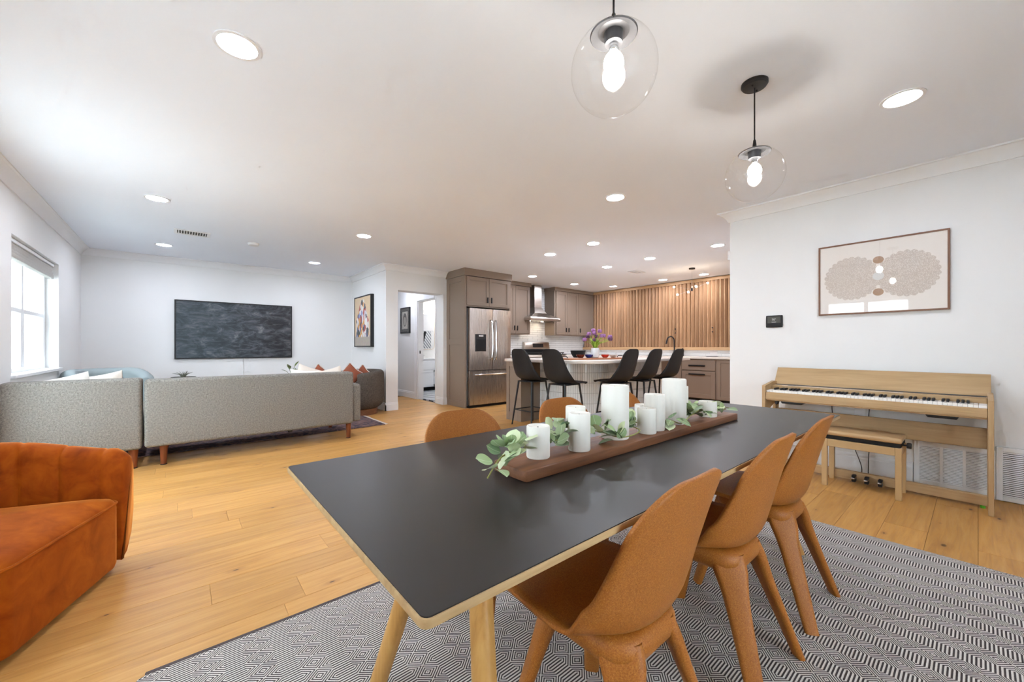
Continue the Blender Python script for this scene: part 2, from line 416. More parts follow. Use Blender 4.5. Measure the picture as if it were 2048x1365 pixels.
def wall(name, x0, x1, y0, y1, holes=(), axis='y', z1=H, mat='wall_paint'):
    """box wall with rectangular openings (a0, a1, z0, z1) along its long axis"""
    m = MB(); lo, hi = (y0, y1) if axis == 'y' else (x0, x1)
    add = (lambda a, b, za, zb: m.span(x0, x1, a, b, za, zb)) if axis == 'y' else (lambda a, b, za, zb: m.span(a, b, y0, y1, za, zb))
    cur = lo
    for a, b, za, zb in sorted(holes):
        if a > cur: add(cur, a, -.02, z1)
        if za > 0: add(a, b, -.02, za)
        if zb < z1: add(a, b, zb, z1)
        cur = b
    if cur < hi: add(cur, hi, -.02, z1)
    return struct(m.build(name, mat, smooth=0))
WY0, WY1, WZ0, WZ1 = 5.12, 6.745, .822, 2.0
wall('wall_left', XW - .16, XW, YB - .15, YT + .15, [(WY0, WY1, WZ0, WZ1), (.75, 1.95, .8, 1.95), (2.9, 4.5, .3, 2.05)])
wall('wall_back', XW, XS + .12, YT, YT + .15, axis='x')
wall('wall_side', XS, XS + .12, YD + .25, YT)
wall('wall_doorway', XS, 3.80, YD, YD + .25, [(2.808, 3.686, -.02, 2.035)], axis='x')
wall('wall_kitchen', 3.80, XR + .15, YK, YK + .15, axis='x')
wall('wall_right', XR, XR + .15, 1.35, YK)
wall('wall_front_kitchen', XP + .15, XR + .15, 1.35, 1.5, axis='x')
wall('wall_piano', XP, XP + .15, YB - .15, YPE)
wall('wall_front', XW, XP, YB - .15, YB, [(.3, 1.5, .35, 2.15)], axis='x')
wall('wall_hall', 3.68, 3.80, YD + .25, 9.2, [(6.64, 7.345, -.02, 2.0)])
wall('wall_hall_end', XS, 5.7, 9.15, 9.3, axis='x')
wall('wall_hall_left', XS, XS + .12, YT + .15, 9.15)
wall('wall_bath_right', 5.55, 5.7, YK + .15, 9.15)
m = MB(); m.span(3.80, 5.55, YK + .15, 9.15, -.02, .004); struct(m.build('floor_bath', 'mosaic_floor', smooth=0))
# --- crown mouldings: stepped profile swept along each wall run
CP = [(0, 0), (0, -.095), (.012, -.095), (.018, -.084), (.022, -.072), (.05, -.034), (.068, -.022), (.076, -.014), (.092, -.012), (.092, 0)]
def crown(name, pts):
    """pts: list of (x, y, mx, my): corner points and the mitre direction away from the walls"""
    m = MB(); m.rings([[(x + d * mx, y + d * my, H + z) for d, z in CP] for x, y, mx, my in pts]); return struct(m.build(name, 'trim_white', smooth=20))
crown('trim_1', [(XW, YB, 1, 1), (XW, YT, 1, -1)])
crown('trim_2', [(XW, YT, 1, -1), (XS, YT, -1, -1)])
crown('trim_3', [(XS, YT, -1, -1), (XS, YD, -1, -1), (3.76, YD, 0, -1)])
crown('trim_4', [(XP, YB, -1, 1), (XP, YPE, -1, 1), (XP + .15, YPE, 0, 1)])
# --- baseboards
def baseboard(name, x0, y0, x1, y1, nx, ny, h=.135):
    m = MB(); pr = [(0, 0), (.016, 0), (.016, h - .035), (.012, h - .028), (.012, h - .012), (.006, h), (0, h)]
    m.rings([[(x + d * nx, y + d * ny, z) for d, z in pr] for x, y in ((x0, y0), (x1, y1))]); return struct(m.build(name, 'trim_white', smooth=20))
baseboard('baseboard_left', XW, 1.55, XW, YT, 1, 0); baseboard('baseboard_back', XW, YT, XS, YT, 0, -1); baseboard('baseboard_side', XS, YT, XS, YD - .016, -1, 0)
baseboard('baseboard_doorway', XS - .016, YD, 2.808, YD, 0, -1); baseboard('baseboard_doorway_right', 3.686, YD, 3.757, YD, 0, -1); baseboard('baseboard_jamb', 3.686, YD - .016, 3.686, YD + .25, -1, 0)
baseboard('baseboard_hall', 3.68, 7.45, 3.68, 9.15, -1, 0); baseboard('baseboard_piano', XP, .325, XP, YPE + .016, -1, 0, .17); baseboard('baseboard_piano_end', XP - .016, YPE, XP + .15, YPE, 0, 1, .17)
# --- the visible window in the left wall
def window(name, x, y0, y1, z0, z1, mid=None, mull=None, bars=.045):
    w = bpy.data.objects.new(name, None); COL.objects.link(w); w['kind'] = 'structure'; w.location = (x, y0, z0)
    L, h = y1 - y0, z1 - z0
    def bar(n, a0, a1, b0, b1, t=.05): MB().span(-t, 0, a0, a1, b0, b1, .004).build(n, 'trim_white', w)
    bar('frame_jamb', 0, bars, 0, h); bar('frame_jamb', L - bars, L, 0, h); bar('frame_head', bars, L - bars, h - bars, h); bar('frame_sill', bars, L - bars, 0, bars)
    for q in (mull or []): bar('mullion', q - .028, q + .028, bars, h - bars, .055)
    if mid:
        cuts = [bars] + [v for q in (mull or []) for v in (q - .028, q + .028)] + [L - bars]
        for a, b in zip(cuts[::2], cuts[1::2]):
            bar('meeting_rail', a, b, mid - .02, mid + .02, .045)
            bar('sash_stile', a, a + .028, bars, mid - .02, .035); bar('sash_stile', b - .028, b, bars, mid - .02, .035)
            MB().span(-.03, -.026, a, b, bars, h - bars).build('pane', 'window_glass', w, smooth=0)
    else: MB().span(-.03, -.026, bars, L - bars, bars, h - bars).build('pane', 'window_glass', w, smooth=0)
    return w
window('window_1', XW - .10, WY0, WY1, WZ0, WZ1, mid=.585, mull=[.81])
window('window_2', XW - .10, .75, 1.95, .8, 1.95, mull=[.6]); window('added_window_3', XW - .10, 2.9, 4.5, .3, 2.05, mull=[.8])  # the taller one is unseen, added to bring daylight to the far end
wb = window('added_window_4', 0, 0, 1.2, 0, 1.8, mull=[.6]); wb.location = (-.6, YB - .10, .05); wb.rotation_euler = (0, 0, rad(-90)); wb.scale = (-1, 1, 1); wb.location = (.3, YB - .05, .35)  # unseen opening behind the camera, added to let daylight in
m = MB(); m.span(XW - .1, XW + .03, WY0 - .02, WY1 + .02, WZ0 - .022, WZ0 + .006, .003); struct(m.build('trim_sill', 'trim_white'))
# roman shade gathered at the head of window_1
sh = thing('roman_shade', 'grey striped roman shade rolled up at the top of the window', 'window shade', (XW - .06, WY0 + .02, 1.83))
m = MB(); m.span(-.025, .03, 0, WY1 - WY0 - .04, .135, .165, .003); m.build('head_rail', 'trim_white', sh)
for i in range(4): MB().span(-.012 - .004 * i, .016 + .004 * i, .004, WY1 - WY0 - .044, .10 - .033 * i, .135 - .030 * i, .006, 2).build('fold', 'roman_shade', sh)
m = MB(); m.tube([(.02, 1.5, .0), (.02, 1.5, -.98)], .002, 6); m.build('pull_cord', 'white_plastic', sh)
# bathroom door casing on the hall wall
def door_casing(name):
    w = bpy.data.objects.new(name, None); COL.objects.link(w); w['kind'] = 'structure'; w.location = (3.68, 7.345, 0)
    MB().span(-.02, 0, 0, .075, 0, 2.0, .003).build('casing', 'trim_white', w); MB().span(-.02, 0, -.70, .075, 2.0, 2.095, .003).build('casing_head', 'trim_white', w)
    MB().span(-.028, 0, .075, .105, 0, 2.12, .004).build('backband', 'trim_white', w); MB().span(0, .12, -.015, 0, 0, 2.0).build('jamb', 'trim_white', w); MB().span(0, .12, -.70, 0, 1.985, 2.0).build('jamb_head', 'trim_white', w)
    MB().span(.03, .055, -.0165, -.015, .93, .99).build('strike_plate', 'black_metal', w)
door_casing('door_1')
# --- outside the windows
m = MB(); m.span(-14, XW - .16, -12, 14, -.35, -.25); m.span(-14, 14, -12, YB - .16, -.35, -.25); struct(m.build('ground', 'bounce_ground', smooth=0))  # unseen ground, made pale grey to bounce neutral light onto the ceiling
ew = thing('exterior_wall', 'white brick and board wall of the neighbouring house outside the window', 'wall', (-3.2, 7.5, -.25)); ew['kind'] = 'structure'; del ew['category']
MB().span(-.2, 0, -1.6, 3.2, 0, 2.4).build('wall_core', 'exterior_greyed', ew, smooth=0)
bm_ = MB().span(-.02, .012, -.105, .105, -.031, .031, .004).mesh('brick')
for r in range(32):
    for c in range(8): obj('brick', bm_, 'exterior_greyed', ew, loc=(.004, -1.5 + c * .22 + (r % 2) * .11, .05 + r * .073))
for c in range(9): MB().span(0, .02, .35 + c * .16, .35 + c * .16 + .145, 0, 2.38, .004).build('board', 'exterior_greyed', ew)
tr = thing('garden_tree', 'pale green tree seen above the white wall outside the window', 'tree', (-4.6, 8.8, -.25))
m = MB(); m.tube([(0, 0, 0), (.05, 0, 1.5), (0, .1, 2.6)], [.09, .07, .04], 8); m.build('trunk', 'twig', tr)
m = MB()
for i in range(26):
    a, b, c = R_.uniform(-1, 1), R_.uniform(-1.3, 1.3), R_.uniform(-.6, .7); m.sphere((a * .8, b * .9, 3.0 + c), R_.uniform(.3, .5), 10, 7)
o = m.build('crown', 'lawn', tr)
# ================================================================== KITCHEN
def shaker(parent, x0, x1, z0, z1, y, name='door', frame=.06, t=.02, handle=None, horizontal=None):
    """shaker door in the XZ plane, face towards -y, local to parent"""
    o = MB().span(x0, x1, y, y + t * .45, z0, z1).build(name, 'cabinet_taupe', parent, smooth=0)
    m = MB()
    m.span(x0, x0 + frame, y - t * .55, y, z0, z1, .0015); m.span(x1 - frame, x1, y - t * .55, y, z0, z1, .0015)
    m.span(x0 + frame, x1 - frame, y - t * .55, y, z0, z0 + frame, .0015); m.span(x0 + frame, x1 - frame, y - t * .55, y, z1 - frame, z1, .0015)
    m.build('door_frame', 'cabinet_taupe', o, smooth=0)
    if handle:
        hx, hz = handle; m = MB(); m.box((hx, y - t * .55 - .012, hz), (.026, .012, .10), .003); m.span(hx - .008, hx + .008, y - t * .55 - .01, y - t * .55 + .002, hz - .045, hz + .045)
        m.build('handle', 'black_metal', o)
    if horizontal:
        hx, hz, L = horizontal; m = MB(); m.box((hx, y - t * .55 - .014, hz), (L, .014, .024), .004); m.span(hx - L / 2 + .01, hx + L / 2 - .01, y - t * .55 - .012, y - t * .55 + .002, hz - .006, hz + .006)
        m.build('handle', 'black_metal', o)
    return o
# tall fridge surround
fc = thing('fridge_cabinet', 'tall taupe cabinet surround enclosing the refrigerator', 'cabinet', (3.76, 5.73, 0))
m = MB(); m.span(.006, .03, 0, .61, 0, 2.31); m.build('side_panel', 'cabinet_taupe', fc, smooth=0)
m = MB()
for a, b, c, d in ((.0, .1, 0, 2.31), (.51, .61, 0, 2.31)): m.span(-.006, .008, a, b, c, d, .0015)
for c, d in ((0, .11), (1.105, 1.205), (2.22, 2.31)): m.span(-.006, .008, .1, .51, c, d, .0015)
m.build('side_panel_frame', 'cabinet_taupe', fc, smooth=0)
MB().span(1.00, 1.03, 0, .84, 0, 2.31).build('side_panel', 'cabinet_taupe', fc, smooth=0)
MB().span(.03, 1.0, .012, .84, 1.775, 2.31).build('upper_box', 'cabinet_taupe', fc, smooth=0)
shaker(fc, .034, .511, 1.80, 2.303, .0, handle=(.476, 1.91)); shaker(fc, .517, .997, 1.80, 2.303, .0, handle=(.566, 1.91))
m = MB(); m.span(-.022, 1.05, -.022, .61, 2.315, H); m.build('crown_fascia', 'cabinet_taupe', fc, smooth=0)
# refrigerator
fr = thing('refrigerator', 'stainless steel french door refrigerator with water dispenser', 'refrigerator', (3.80, 5.66, 0))
MB().span(0, .93, .07, .78, .03, 1.745, .006).build('body', 'grey_metal', fr)
def bowed(name, x0, x1, z0, z1, parent, bow=.012):
    m = MB(); n = 10; w = (x1 - x0)
    f = [(x0 + w * i / n, -bow * (1 - (2 * i / n - 1) ** 4)) for i in range(n + 1)]
    out = f + [(x1, .066), (x0, .066)]
    m.prism(out, z0, z1, 0); return m.build(name, 'stainless', parent, 25)
dl = bowed('door', .012, .508, .655, 1.742, fr); dr = bowed('door', .514, .932, .655, 1.742, fr); fz = bowed('freezer_drawer', .012, .932, .05, .645, fr)
def bow_handle(parent, pts, r): m = MB(); m.tube(smoothpath(pts, 5), r, 10); m.build('handle', 'chrome', parent)
bow_handle(dl, [(.455, -.005, 1.545), (.462, -.05, 1.50), (.470, -.062, 1.19), (.462, -.05, .88), (.455, -.005, .838)], .014)
bow_handle(dr, [(.562, -.005, 1.545), (.556, -.05, 1.50), (.548, -.062, 1.19), (.556, -.05, .88), (.562, -.005, .838)], .014)
bow_handle(fz, [(.14, -.005, .575), (.15, -.05, .578), (.48, -.058, .578), (.80, -.05, .578), (.81, -.005, .575)], .014)
dp = MB().span(.115, .355, -.014, .02, .985, 1.292, .004).build('dispenser', 'dispenser', dl)
MB().span(.15, .33, -.017, -.012, 1.0, 1.20, .003).build('dispenser_recess', 'dark_gap', dp); MB().span(.195, .29, -.018, -.012, 1.245, 1.278, .002).build('display', 'chrome', dp)
MB().span(.02, .92, .02, .6, .0, .045).build('toe_grille', 'dark_gap', fr)
# upper cabinets
YU = 6.25
def upper(label, x0, x1, doors, ends=True):
    t = thing('wall_cabinet', label, 'cabinet', (x0, YU, 1.335), 0, 'kitchen wall cabinets')
    W_ = x1 - x0
    MB().span(0, W_, .012, YK - YU, 0, 1.03).build('carcass', 'cabinet_taupe', t, smooth=0)
    for a, b, hx in doors: shaker(t, a - x0 + .003, b - x0 - .003, .02, 1.02, 0, handle=(hx - x0, .13), frame=.07)
    MB().span(-.02, W_ + (.02 if ends else 0), -.025, YK - YU, 1.03, H - 1.335).build('crown_fascia', 'cabinet_taupe', t, smooth=0)
    return t
upper('taupe wall cabinet between refrigerator and range hood', 4.83, 5.775, [(4.95, 5.355, 5.32), (5.355, 5.765, 5.40)])
upper('long taupe wall cabinet with three doors between range hood and wooden slats', 6.54, XR - .004, [(6.585, 6.963, 6.92), (6.963, 7.352, 7.01), (7.352, 7.98, 7.42)], False)
# range hood
hd = thing('range_hood', 'stainless steel chimney range hood above the range', 'range hood', (6.065, YK, 1.62))
MB().span(-.11, .11, -.28, -.002, .30, .82, .003).build('chimney', 'steel_hood', hd)
m = MB(); lo, hi = [(-.455, -.53), (.455, -.53), (.455, -.002), (-.455, -.002)], [(-.115, -.285), (.115, -.285), (.115, -.002), (-.115, -.002)]
m.rings([[(x, y, .06) for x, y in lo], [(x, y, .09) for x, y in [(-.44, -.515), (.44, -.515), (.44, -.002), (-.44, -.002)]], [(x * 1.6, -.002 + (y + .002) * 1.28, .19) for x, y in hi], [(x, y, .32) for x, y in hi]])
m.build('canopy', 'steel_hood', hd, 20)
MB().span(-.46, .46, -.535, -.002, .02, .062, .003).build('rim', 'steel_hood', hd)
for sx in (-.2, .2): m = MB(); m.lathe([(.03, .018), (.03, .022)], 16, (sx, -.20, 0)); m.build('lamp', 'hood_lamp', hd)
# backsplash tiles: joined, too small to pick apart
def tiles(name, parent, place, tw, th, x0, x1, z0, z1, gap=.003, off=.5, t=.006):
    m = MB(); r = 0; z = z0
    while z < z1 - .004:
        x = x0 - (tw * off if r % 2 else 0)
        while x < x1:
            a, b = max(x, x0), min(x + tw, x1); zb = min(z + th, z1)
            if b - a > .01:
                c = .0015; P = [(a + gap / 2, z + gap / 2), (b - gap / 2, z + gap / 2), (b - gap / 2, zb - gap / 2), (a + gap / 2, zb - gap / 2)]
                Q = [(a + gap / 2 + c, z + gap / 2 + c), (b - gap / 2 - c, z + gap / 2 + c), (b - gap / 2 - c, zb - gap / 2 - c), (a + gap / 2 + c, zb - gap / 2 - c)]
                m.rings([[place(u, v, 0) for u, v in P], [place(u, v, t - c) for u, v in P], [place(u, v, t) for u, v in Q]], cap0=False)
            x += tw
        z += th; r += 1
    return m.build(name, 'tile_white', parent, smooth=0, kind='stuff')
bs = MB().span(4.79, XR - .001, YK - .004, YK, .89, H - .001).build('trim_backsplash', 'grout', smooth=0); struct(bs)
tiles('tile', bs, lambda u, v, d: (u, YK - .004 - d, v), .30, .05, 4.80, XR - .01, .90, 1.62)
tiles('tile', bs, lambda u, v, d: (u, YK - .004 - d, v), .30, .05, 5.78, 6.54, 1.62, H - .01)
bs2 = MB().span(XR - .004, XR, 2.3, YK, .875, 1.01).build('trim_backsplash_right', 'grout', smooth=0); struct(bs2)
tiles('tile', bs2, lambda u, v, d: (XR - .004 - d, u, v), .30, .062, 2.3, YK - .01, .88, 1.005)
# range
rg = thing('range', 'stainless steel gas range with black cooktop and raised control panel', 'range', (5.83, 5.93, 0))
MB().span(0, .77, .03, .62, .08, .90, .004).build('body', 'steel_hood', rg); MB().span(.02, .75, .0, .03, .22, .74, .006).build('oven_door', 'dispenser', rg)
m = MB(); m.tube([(.08, -.05, .70), (.69, -.05, .70)], .012, 10); m.tube([(.1, -.05, .70), (.1, .0, .70)], .01); m.tube([(.67, -.05, .70), (.67, 0, .70)], .01); m.build('door_handle', 'chrome', rg)
MB().span(0, .77, .0, .60, .90, .915, .003).build('cooktop', 'black_plastic', rg)
MB().span(.0, .77, .55, .63, .915, 1.02, .003).build('vent_riser', 'dark_gap', rg)
m = MB(); m.prism([(.54, 1.015), (.63, 1.015), (.63, 1.178), (.565, 1.178)], 0, .77, .004, 'x'); pn = m.build('control_panel', 'steel_hood', rg)
m = MB(); m.box((.405, .550, 1.10), (.33, .008, .085), .002, 1, Matrix.Rotation(rad(-9), 4, 'X')); m.build('display', 'dispenser', pn)
for gx in (.03, .28, .53):
    m = MB()
    for i in range(3): m.span(gx + .01 + i * .095, gx + .025 + i * .095, .06, .53, .925, .945, .003); m.span(gx, gx + .22, .08 + i * .2, .095 + i * .2, .93, .948, .003)
    for a in (.02, .2):
        for b in (.09, .5): m.span(gx + a - .006, gx + a + .006, b - .006, b + .006, .913, .935)
    m.build('grate', 'black_metal', rg)
for i in range(5): m = MB(); m.lathe([(.022, 0), (.02, .03)], 14); o = m.build('knob', 'chrome', rg); o.location = (.1 + .143 * i, .03, .82); o.rotation_euler = (rad(90), 0, 0)
# back run base cabinets
def base_unit(label, x0, x1, n):
    t = thing('base_cabinet', label, 'cabinet', (x0, 5.97, 0), 0, 'kitchen base cabinets'); w = x1 - x0
    MB().span(0, w, .012, YK - 5.97, .1, .85).build('carcass', 'cabinet_taupe', t, smooth=0); MB().span(0, w, .06, .5, 0, .1).build('toe_kick', 'dark_gap', t, smooth=0)
    for i in range(n): shaker(t, w * i / n + .003, w * (i + 1) / n - .003, .11, .84, 0, handle=(w * (i + .5) / n, .74))
base_unit('taupe base cabinet under the counter left of the range', 4.80, 5.82, 2); base_unit('taupe base cabinet under the counter right of the range', 6.61, 7.40, 2)
ct = MB().span(4.80, 5.825, 5.95, YK - .006, .853, .89, .003).build('countertop', 'quartz'); tag(ct, 'white stone countertop between refrigerator and range', 'countertop')
m = MB(); m.prism([(6.605, YK - .011), (6.605, 5.95), (7.385, 5.95), (7.385, 2.3), (XR - .011, 2.3), (XR - .011, YK - .011)], .843, .878, .003); ct2 = m.build('countertop', 'quartz'); tag(ct2, 'white stone countertop below the wooden slats, running round the corner', 'countertop')
# cabinets below the slats (faces towards -x): build facing -y, then turn
def slat_base(label, y0, y1, kind):
    t = thing('base_cabinet', label, 'cabinet', (7.43, y1, 0), rad(-90), 'kitchen base cabinets'); w = y1 - y0
    MB().span(0, w, .012, XR - 7.43 - .01, .1, .842).build('carcass', 'cabinet_taupe', t, smooth=0); MB().span(0, w, .06, .5, 0, .1).build('toe_kick', 'dark_gap', t, smooth=0)
    if kind == 'drawers':
        a = MB().span(.012, w - .03, -.01, .01, .625, .825, .002).build('drawer', 'cabinet_taupe', t, smooth=0)
        m = MB(); m.box((w * .5 - .03, -.026, .715), (.31, .016, .026), .005); m.span(w * .5 - .17, w * .5 + .11, -.024, -.008, .709, .721); m.build('handle', 'black_metal', a)
        shaker(t, .012, w - .03, .11, .612, 0, 'drawer_front', .075, horizontal=(w * .5 - .03, .552, .31))
    else: shaker(t, .003, w / 2 - .002, .11, .83, 0, handle=(w / 2 - .05, .72)); shaker(t, w / 2 + .002, w - .003, .11, .83, 0, handle=(w / 2 + .05, .72))
slat_base('taupe two drawer base cabinet with long black pulls below the slats', 3.05, 3.71, 'drawers'); slat_base('taupe sink cabinet hidden behind the right bar stool', 3.71, 4.75, 'doors')
slat_base('taupe base cabinet at the end of the counter beside the white wall', 2.32, 3.05, 'doors')
slat_base('taupe base cabinet below the slats near the range corner', 4.75, 5.90, 'doors')
# slatted wooden screen
sl = thing('slat_screen', 'wooden screen of upright pale slats filling the kitchen wall', 'slatted screen', (XR, 2.1, 1.0))
LS = YK - 2.1 - .012
MB().span(-.09, -.001, 0, LS, 0, .06, .003).build('bottom_rail', 'rail_wood', sl); MB().span(-.09, -.001, 0, LS, 1.37, 1.43, .003).build('top_rail', 'rail_wood', sl)
MB().span(-.012, -.001, 0, LS, .06, 1.37).build('back_panel', 'rail_wood', sl, smooth=0)
sm = MB().span(-.040, .040, -.016, .016, 0, 1.31, .002).mesh('slat', 0)
n = int(LS / .079)
for i in range(n):
    o = obj('slat', sm, 'slat_wood', sl, loc=(-.050, .045 + i * .079, .06), rot=(0, 0, rad(141 + R_.uniform(-3, 3))))
for yy in (4.08, 3.33):
    for zz in (.36, .44):
        m = MB(); m.sphere((-.098, yy - 2.1, zz), .014, 10, 8); m.build('knob', 'black_metal', sl)
# faucet
fa = thing('faucet', 'tall black gooseneck kitchen faucet in front of the slats', 'faucet', (7.82, 4.06, .879))
m = MB(); m.lathe([(.03, 0), (.03, .012), (.022, .02), (.02, .10)], 16); m.build('base', 'black_metal', fa)
m = MB(); m.tube(smoothpath([(0, 0, .08), (0, 0, .28), (-.01, .01, .36), (-.05, .04, .405), (-.10, .08, .38), (-.12, .10, .31)], 6), .013, 10); m.build('spout', 'black_metal', fa)
m = MB(); m.tube([(-.117, .097, .325), (-.128, .106, .25)], [.015, .017], 10); m.build('spray_head', 'black_metal', fa)
m = MB(); m.tube([(.0, -.015, .07), (.0, -.08, .10)], .007, 8); m.build('lever', 'black_metal', fa)
sd = MB(); sd.lathe([(.022, 0), (.022, .09), (.008, .10), (.008, .15), (.012, .155), (.012, .165)], 14, (7.86, 3.90, .879)); tag(sd.build('soap_dispenser', 'black_metal'), 'small black soap dispenser beside the kitchen faucet', 'soap dispenser')
ot = MB().span(XR - .016, XR - .006, 3.27, 3.41, .90, .985, .002).build('outlet_plate', 'white_plastic'); tag(ot, 'white wall outlet plate above the counter by the slats', 'outlet')
sp = MB().span(7.62, 7.72, 3.15, 3.33, .879, .889, .003).build('dish_tray', 'black_plastic'); tag(sp, 'thin black tray lying on the counter below the slats', 'tray')
# ---------------------------------------------------------------- island
isl = thing('kitchen_island', 'kitchen island with rounded corner clad in narrow white tiles', 'kitchen island', (3.66, 2.98, 0))
def o_(x, y): return (x - 3.66, y - 2.98)
def arc(cx, cy, r, a0, a1, n=14): return [(cx + r * math.cos(rad(a0 + (a1 - a0) * i / n)), cy + r * math.sin(rad(a0 + (a1 - a0) * i / n))) for i in range(n + 1)]
top = arc(3.66 + .55, 2.98 + .55, .55, 180, 270) + arc(6.32 - .08, 3.06, .08, 270, 360, 5) + [(6.32, 4.52), (3.66, 4.52)]
m = MB(); m.prism([o_(*p) for p in top], .853, .893, .004); m.build('worktop', 'quartz', isl, 25)
body = arc(4.05 + .5, 3.33 + .5, .5, 180, 270) + [(5.98, 3.33), (5.98, 4.48), (4.05, 4.48)]
m = MB(); m.prism([o_(*p) for p in body], .0, .853); m.build('core', 'grout', isl, 25)
MB().span(.03, .40, 1.19, 1.52, 0, .853).build('end_cabinet', 'cabinet_taupe', isl, smooth=0)
m = MB()
for a, b in ((1.19, 1.26), (1.45, 1.52)): m.span(.018, .031, a, b, .0, .853, .001)
for c, d in ((0, .12), (.78, .853)): m.span(.018, .031, 1.26, 1.45, c, d, .001)
m.build('end_panel_frame', 'cabinet_taupe', isl, smooth=0)
MB().span(2.32, 2.60, .35, 1.5, .0, .853).build('end_cabinet', 'cabinet_taupe', isl, smooth=0)
path = [(4.05, 4.16)] + [p for p in arc(4.55, 3.83, .5, 180, 270, 26)] + [(5.98, 3.33)]
seg = []; s_ = 0
for a, b in zip(path, path[1:]): l = math.dist(a, b); seg.append((s_, l, a, b)); s_ += l
def onpath(u, d):
    for s0, l, a, b in seg:
        if u <= s0 + l + 1e-6:
            t = (u - s0) / l; dx, dy = (b[0] - a[0]) / l, (b[1] - a[1]) / l
            return (a[0] + dx * (u - s0) + dy * d, a[1] + dy * (u - s0) - dx * d)
    return path[-1]
def itile(u, v, d): x, y = onpath(min(max(u, 0), s_), -d if False else d); return (x - 3.66, y - 2.98, v)
m = MB(); cnt = int(s_ / .031)
for r in range(6):
    for c in range(cnt):
        a, b = s_ * c / cnt + .0014, s_ * (c + 1) / cnt - .0014; z0, z1 = .004 + r * .1415, .004 + (r + 1) * .1415 - .003; e = .0015
        m.rings([[itile(a, z0, 0), itile(b, z0, 0), itile(b, z1, 0), itile(a, z1, 0)], [itile(a, z0, .006), itile(b, z0, .006), itile(b, z1, .006), itile(a, z1, .006)],
                 [itile(a + e, z0 + e, .0085), itile(b - e, z0 + e, .0085), itile(b - e, z1 - e, .0085), itile(a + e, z1 - e, .0085)]], cap0=False)
m.build('tile', 'tile_white', isl, smooth=0, kind='stuff')
# things on the island
ZI = .893
ty = thing('serving_tray', 'long wooden serving board lying on the island', 'tray', (4.35, 3.42, ZI), rad(-14))
MB().box((0, 0, .011), (1.05, .34, .022), .004, 2).build('board', 'tray_wood', ty)
for sx in (-1, 1): m = MB(); m.tube(smoothpath([(sx * .47, -.06, .02), (sx * .48, -.05, .045), (sx * .48, .05, .045), (sx * .47, .06, .02)], 4), .006, 8); m.build('handle', 'black_metal', ty)
def bowl(name, mat, x, y, r, h, label, z=ZI + .0225):
    m = MB(); m.lathe([(r * .5, 0), (r * .62, .004), (r * .9, h * .55), (r, h), (r * .95, h), (r * .84, h * .55), (r * .5, .012), (.001, .010)], 24, (x, y, z), cap1=False); tag(m.build(name, mat, smooth=50), label, 'bowl', 'small bowls on the serving board')
bowl('bowl', 'bowl_brown', 4.17, 3.50, .058, .042, 'small brown bowl at the left on the serving board'); bowl('bowl', 'bowl_blue', 4.29, 3.45, .058, .042, 'small blue bowl beside the flower vase')
bowl('bowl', 'bowl_red', 4.53, 3.36, .055, .042, 'small red bowl right of the flower vase'); bowl('bowl', 'bowl_white', 4.68, 3.33, .055, .04, 'small white bowl at the right on the serving board')
bowl('bowl', 'bowl_black', 4.92, 4.18, .125, .115, 'large black bowl behind the small bowls on the island', ZI)
vx, vy = 4.40, 3.43
m = MB(); m.lathe([(.038, 0), (.05, .006), (.055, .06), (.056, .125), (.052, .135), (.048, .13), (.047, .02), (.001, .015)], 28, (vx, vy, ZI + .0225), cap1=False); tag(m.build('vase', 'vase_white', smooth=50), 'white vase of purple tulips on the island', 'vase')
tul = [(-.11, -.02, .33, 0), (-.07, .05, .27, 1), (-.01, .02, .42, 0), (.035, -.04, .40, 0), (-.16, .0, .19, 0), (-.05, -.05, .18, 1), (.045, .03, .27, 1), (.075, -.03, .28, 0), (.11, -.02, .285, 0), (.18, -.05, .26, 0), (.19, -.03, .22, 0), (.165, -.07, .20, 1), (-.015, .0, .35, 0)]
tl = ['pale purple tulip bending left above the blue bowl', 'dark purple tulip low on the left side of the vase', 'topmost purple tulip in the white vase', 'second highest purple tulip, right of the topmost one', 'pale purple tulip drooping furthest left of the vase', 'dark tulip just above the left rim of the vase',
      'dark purple tulip right of the green stems', 'purple tulip in the cluster right of the stems', 'light purple tulip at the right of the middle cluster', 'upper tulip of the group furthest right', 'purple tulip at the far right tip of the bouquet', 'dark tulip lowest at the right of the bouquet', 'small purple tulip bud below the topmost tulip']
for (dx, dy, z, dk), lb in zip(tul, tl):
    t = thing('tulip', lb, 'flower', (vx, vy, ZI + .16), 0, 'tulips in the white vase')
    ax, ay = dx * .70, -dx * .60 + dy; zz = z * .56 - .01
    m = MB(); m.tube(smoothpath([(ax * .08, ay * .08, -.05), (ax * .25, ay * .25, zz * .45), (ax * .75, ay * .75, zz * .85), (ax, ay, zz)], 5), .003, 6); m.build('stem', 'stem_green', t)
    m = MB()
    for i in range(6):
        a = 2 * PI * i / 6; m.sphere((ax + .014 * math.cos(a), ay + .014 * math.sin(a), zz + .018), .021, 8, 6, (.8, .8, 1.2))
    m.build('bloom', 'tulip_dark' if dk else 'tulip_purple', t)
    m = MB()
    for i in range(4):
        a = R_.uniform(0, 6.28); q = R_.uniform(.06, .13); hh = R_.uniform(.07, .14); c, s = math.cos(a), math.sin(a)
        L = smoothpath([(c * .02, s * .02, 0), (c * q * .5, s * q * .5, hh * .7), (c * q, s * q, hh)], 4)
        m.rings([[p + Vector((-s, c, 0)) * .012 * (1 - (k / (len(L) - 1)) ** 2 * .95), p - Vector((-s, c, 0)) * .012 * (1 - (k / (len(L) - 1)) ** 2 * .95)] for k, p in enumerate(L)], closed=False)
    m.build('leaf', 'stem_green', t)
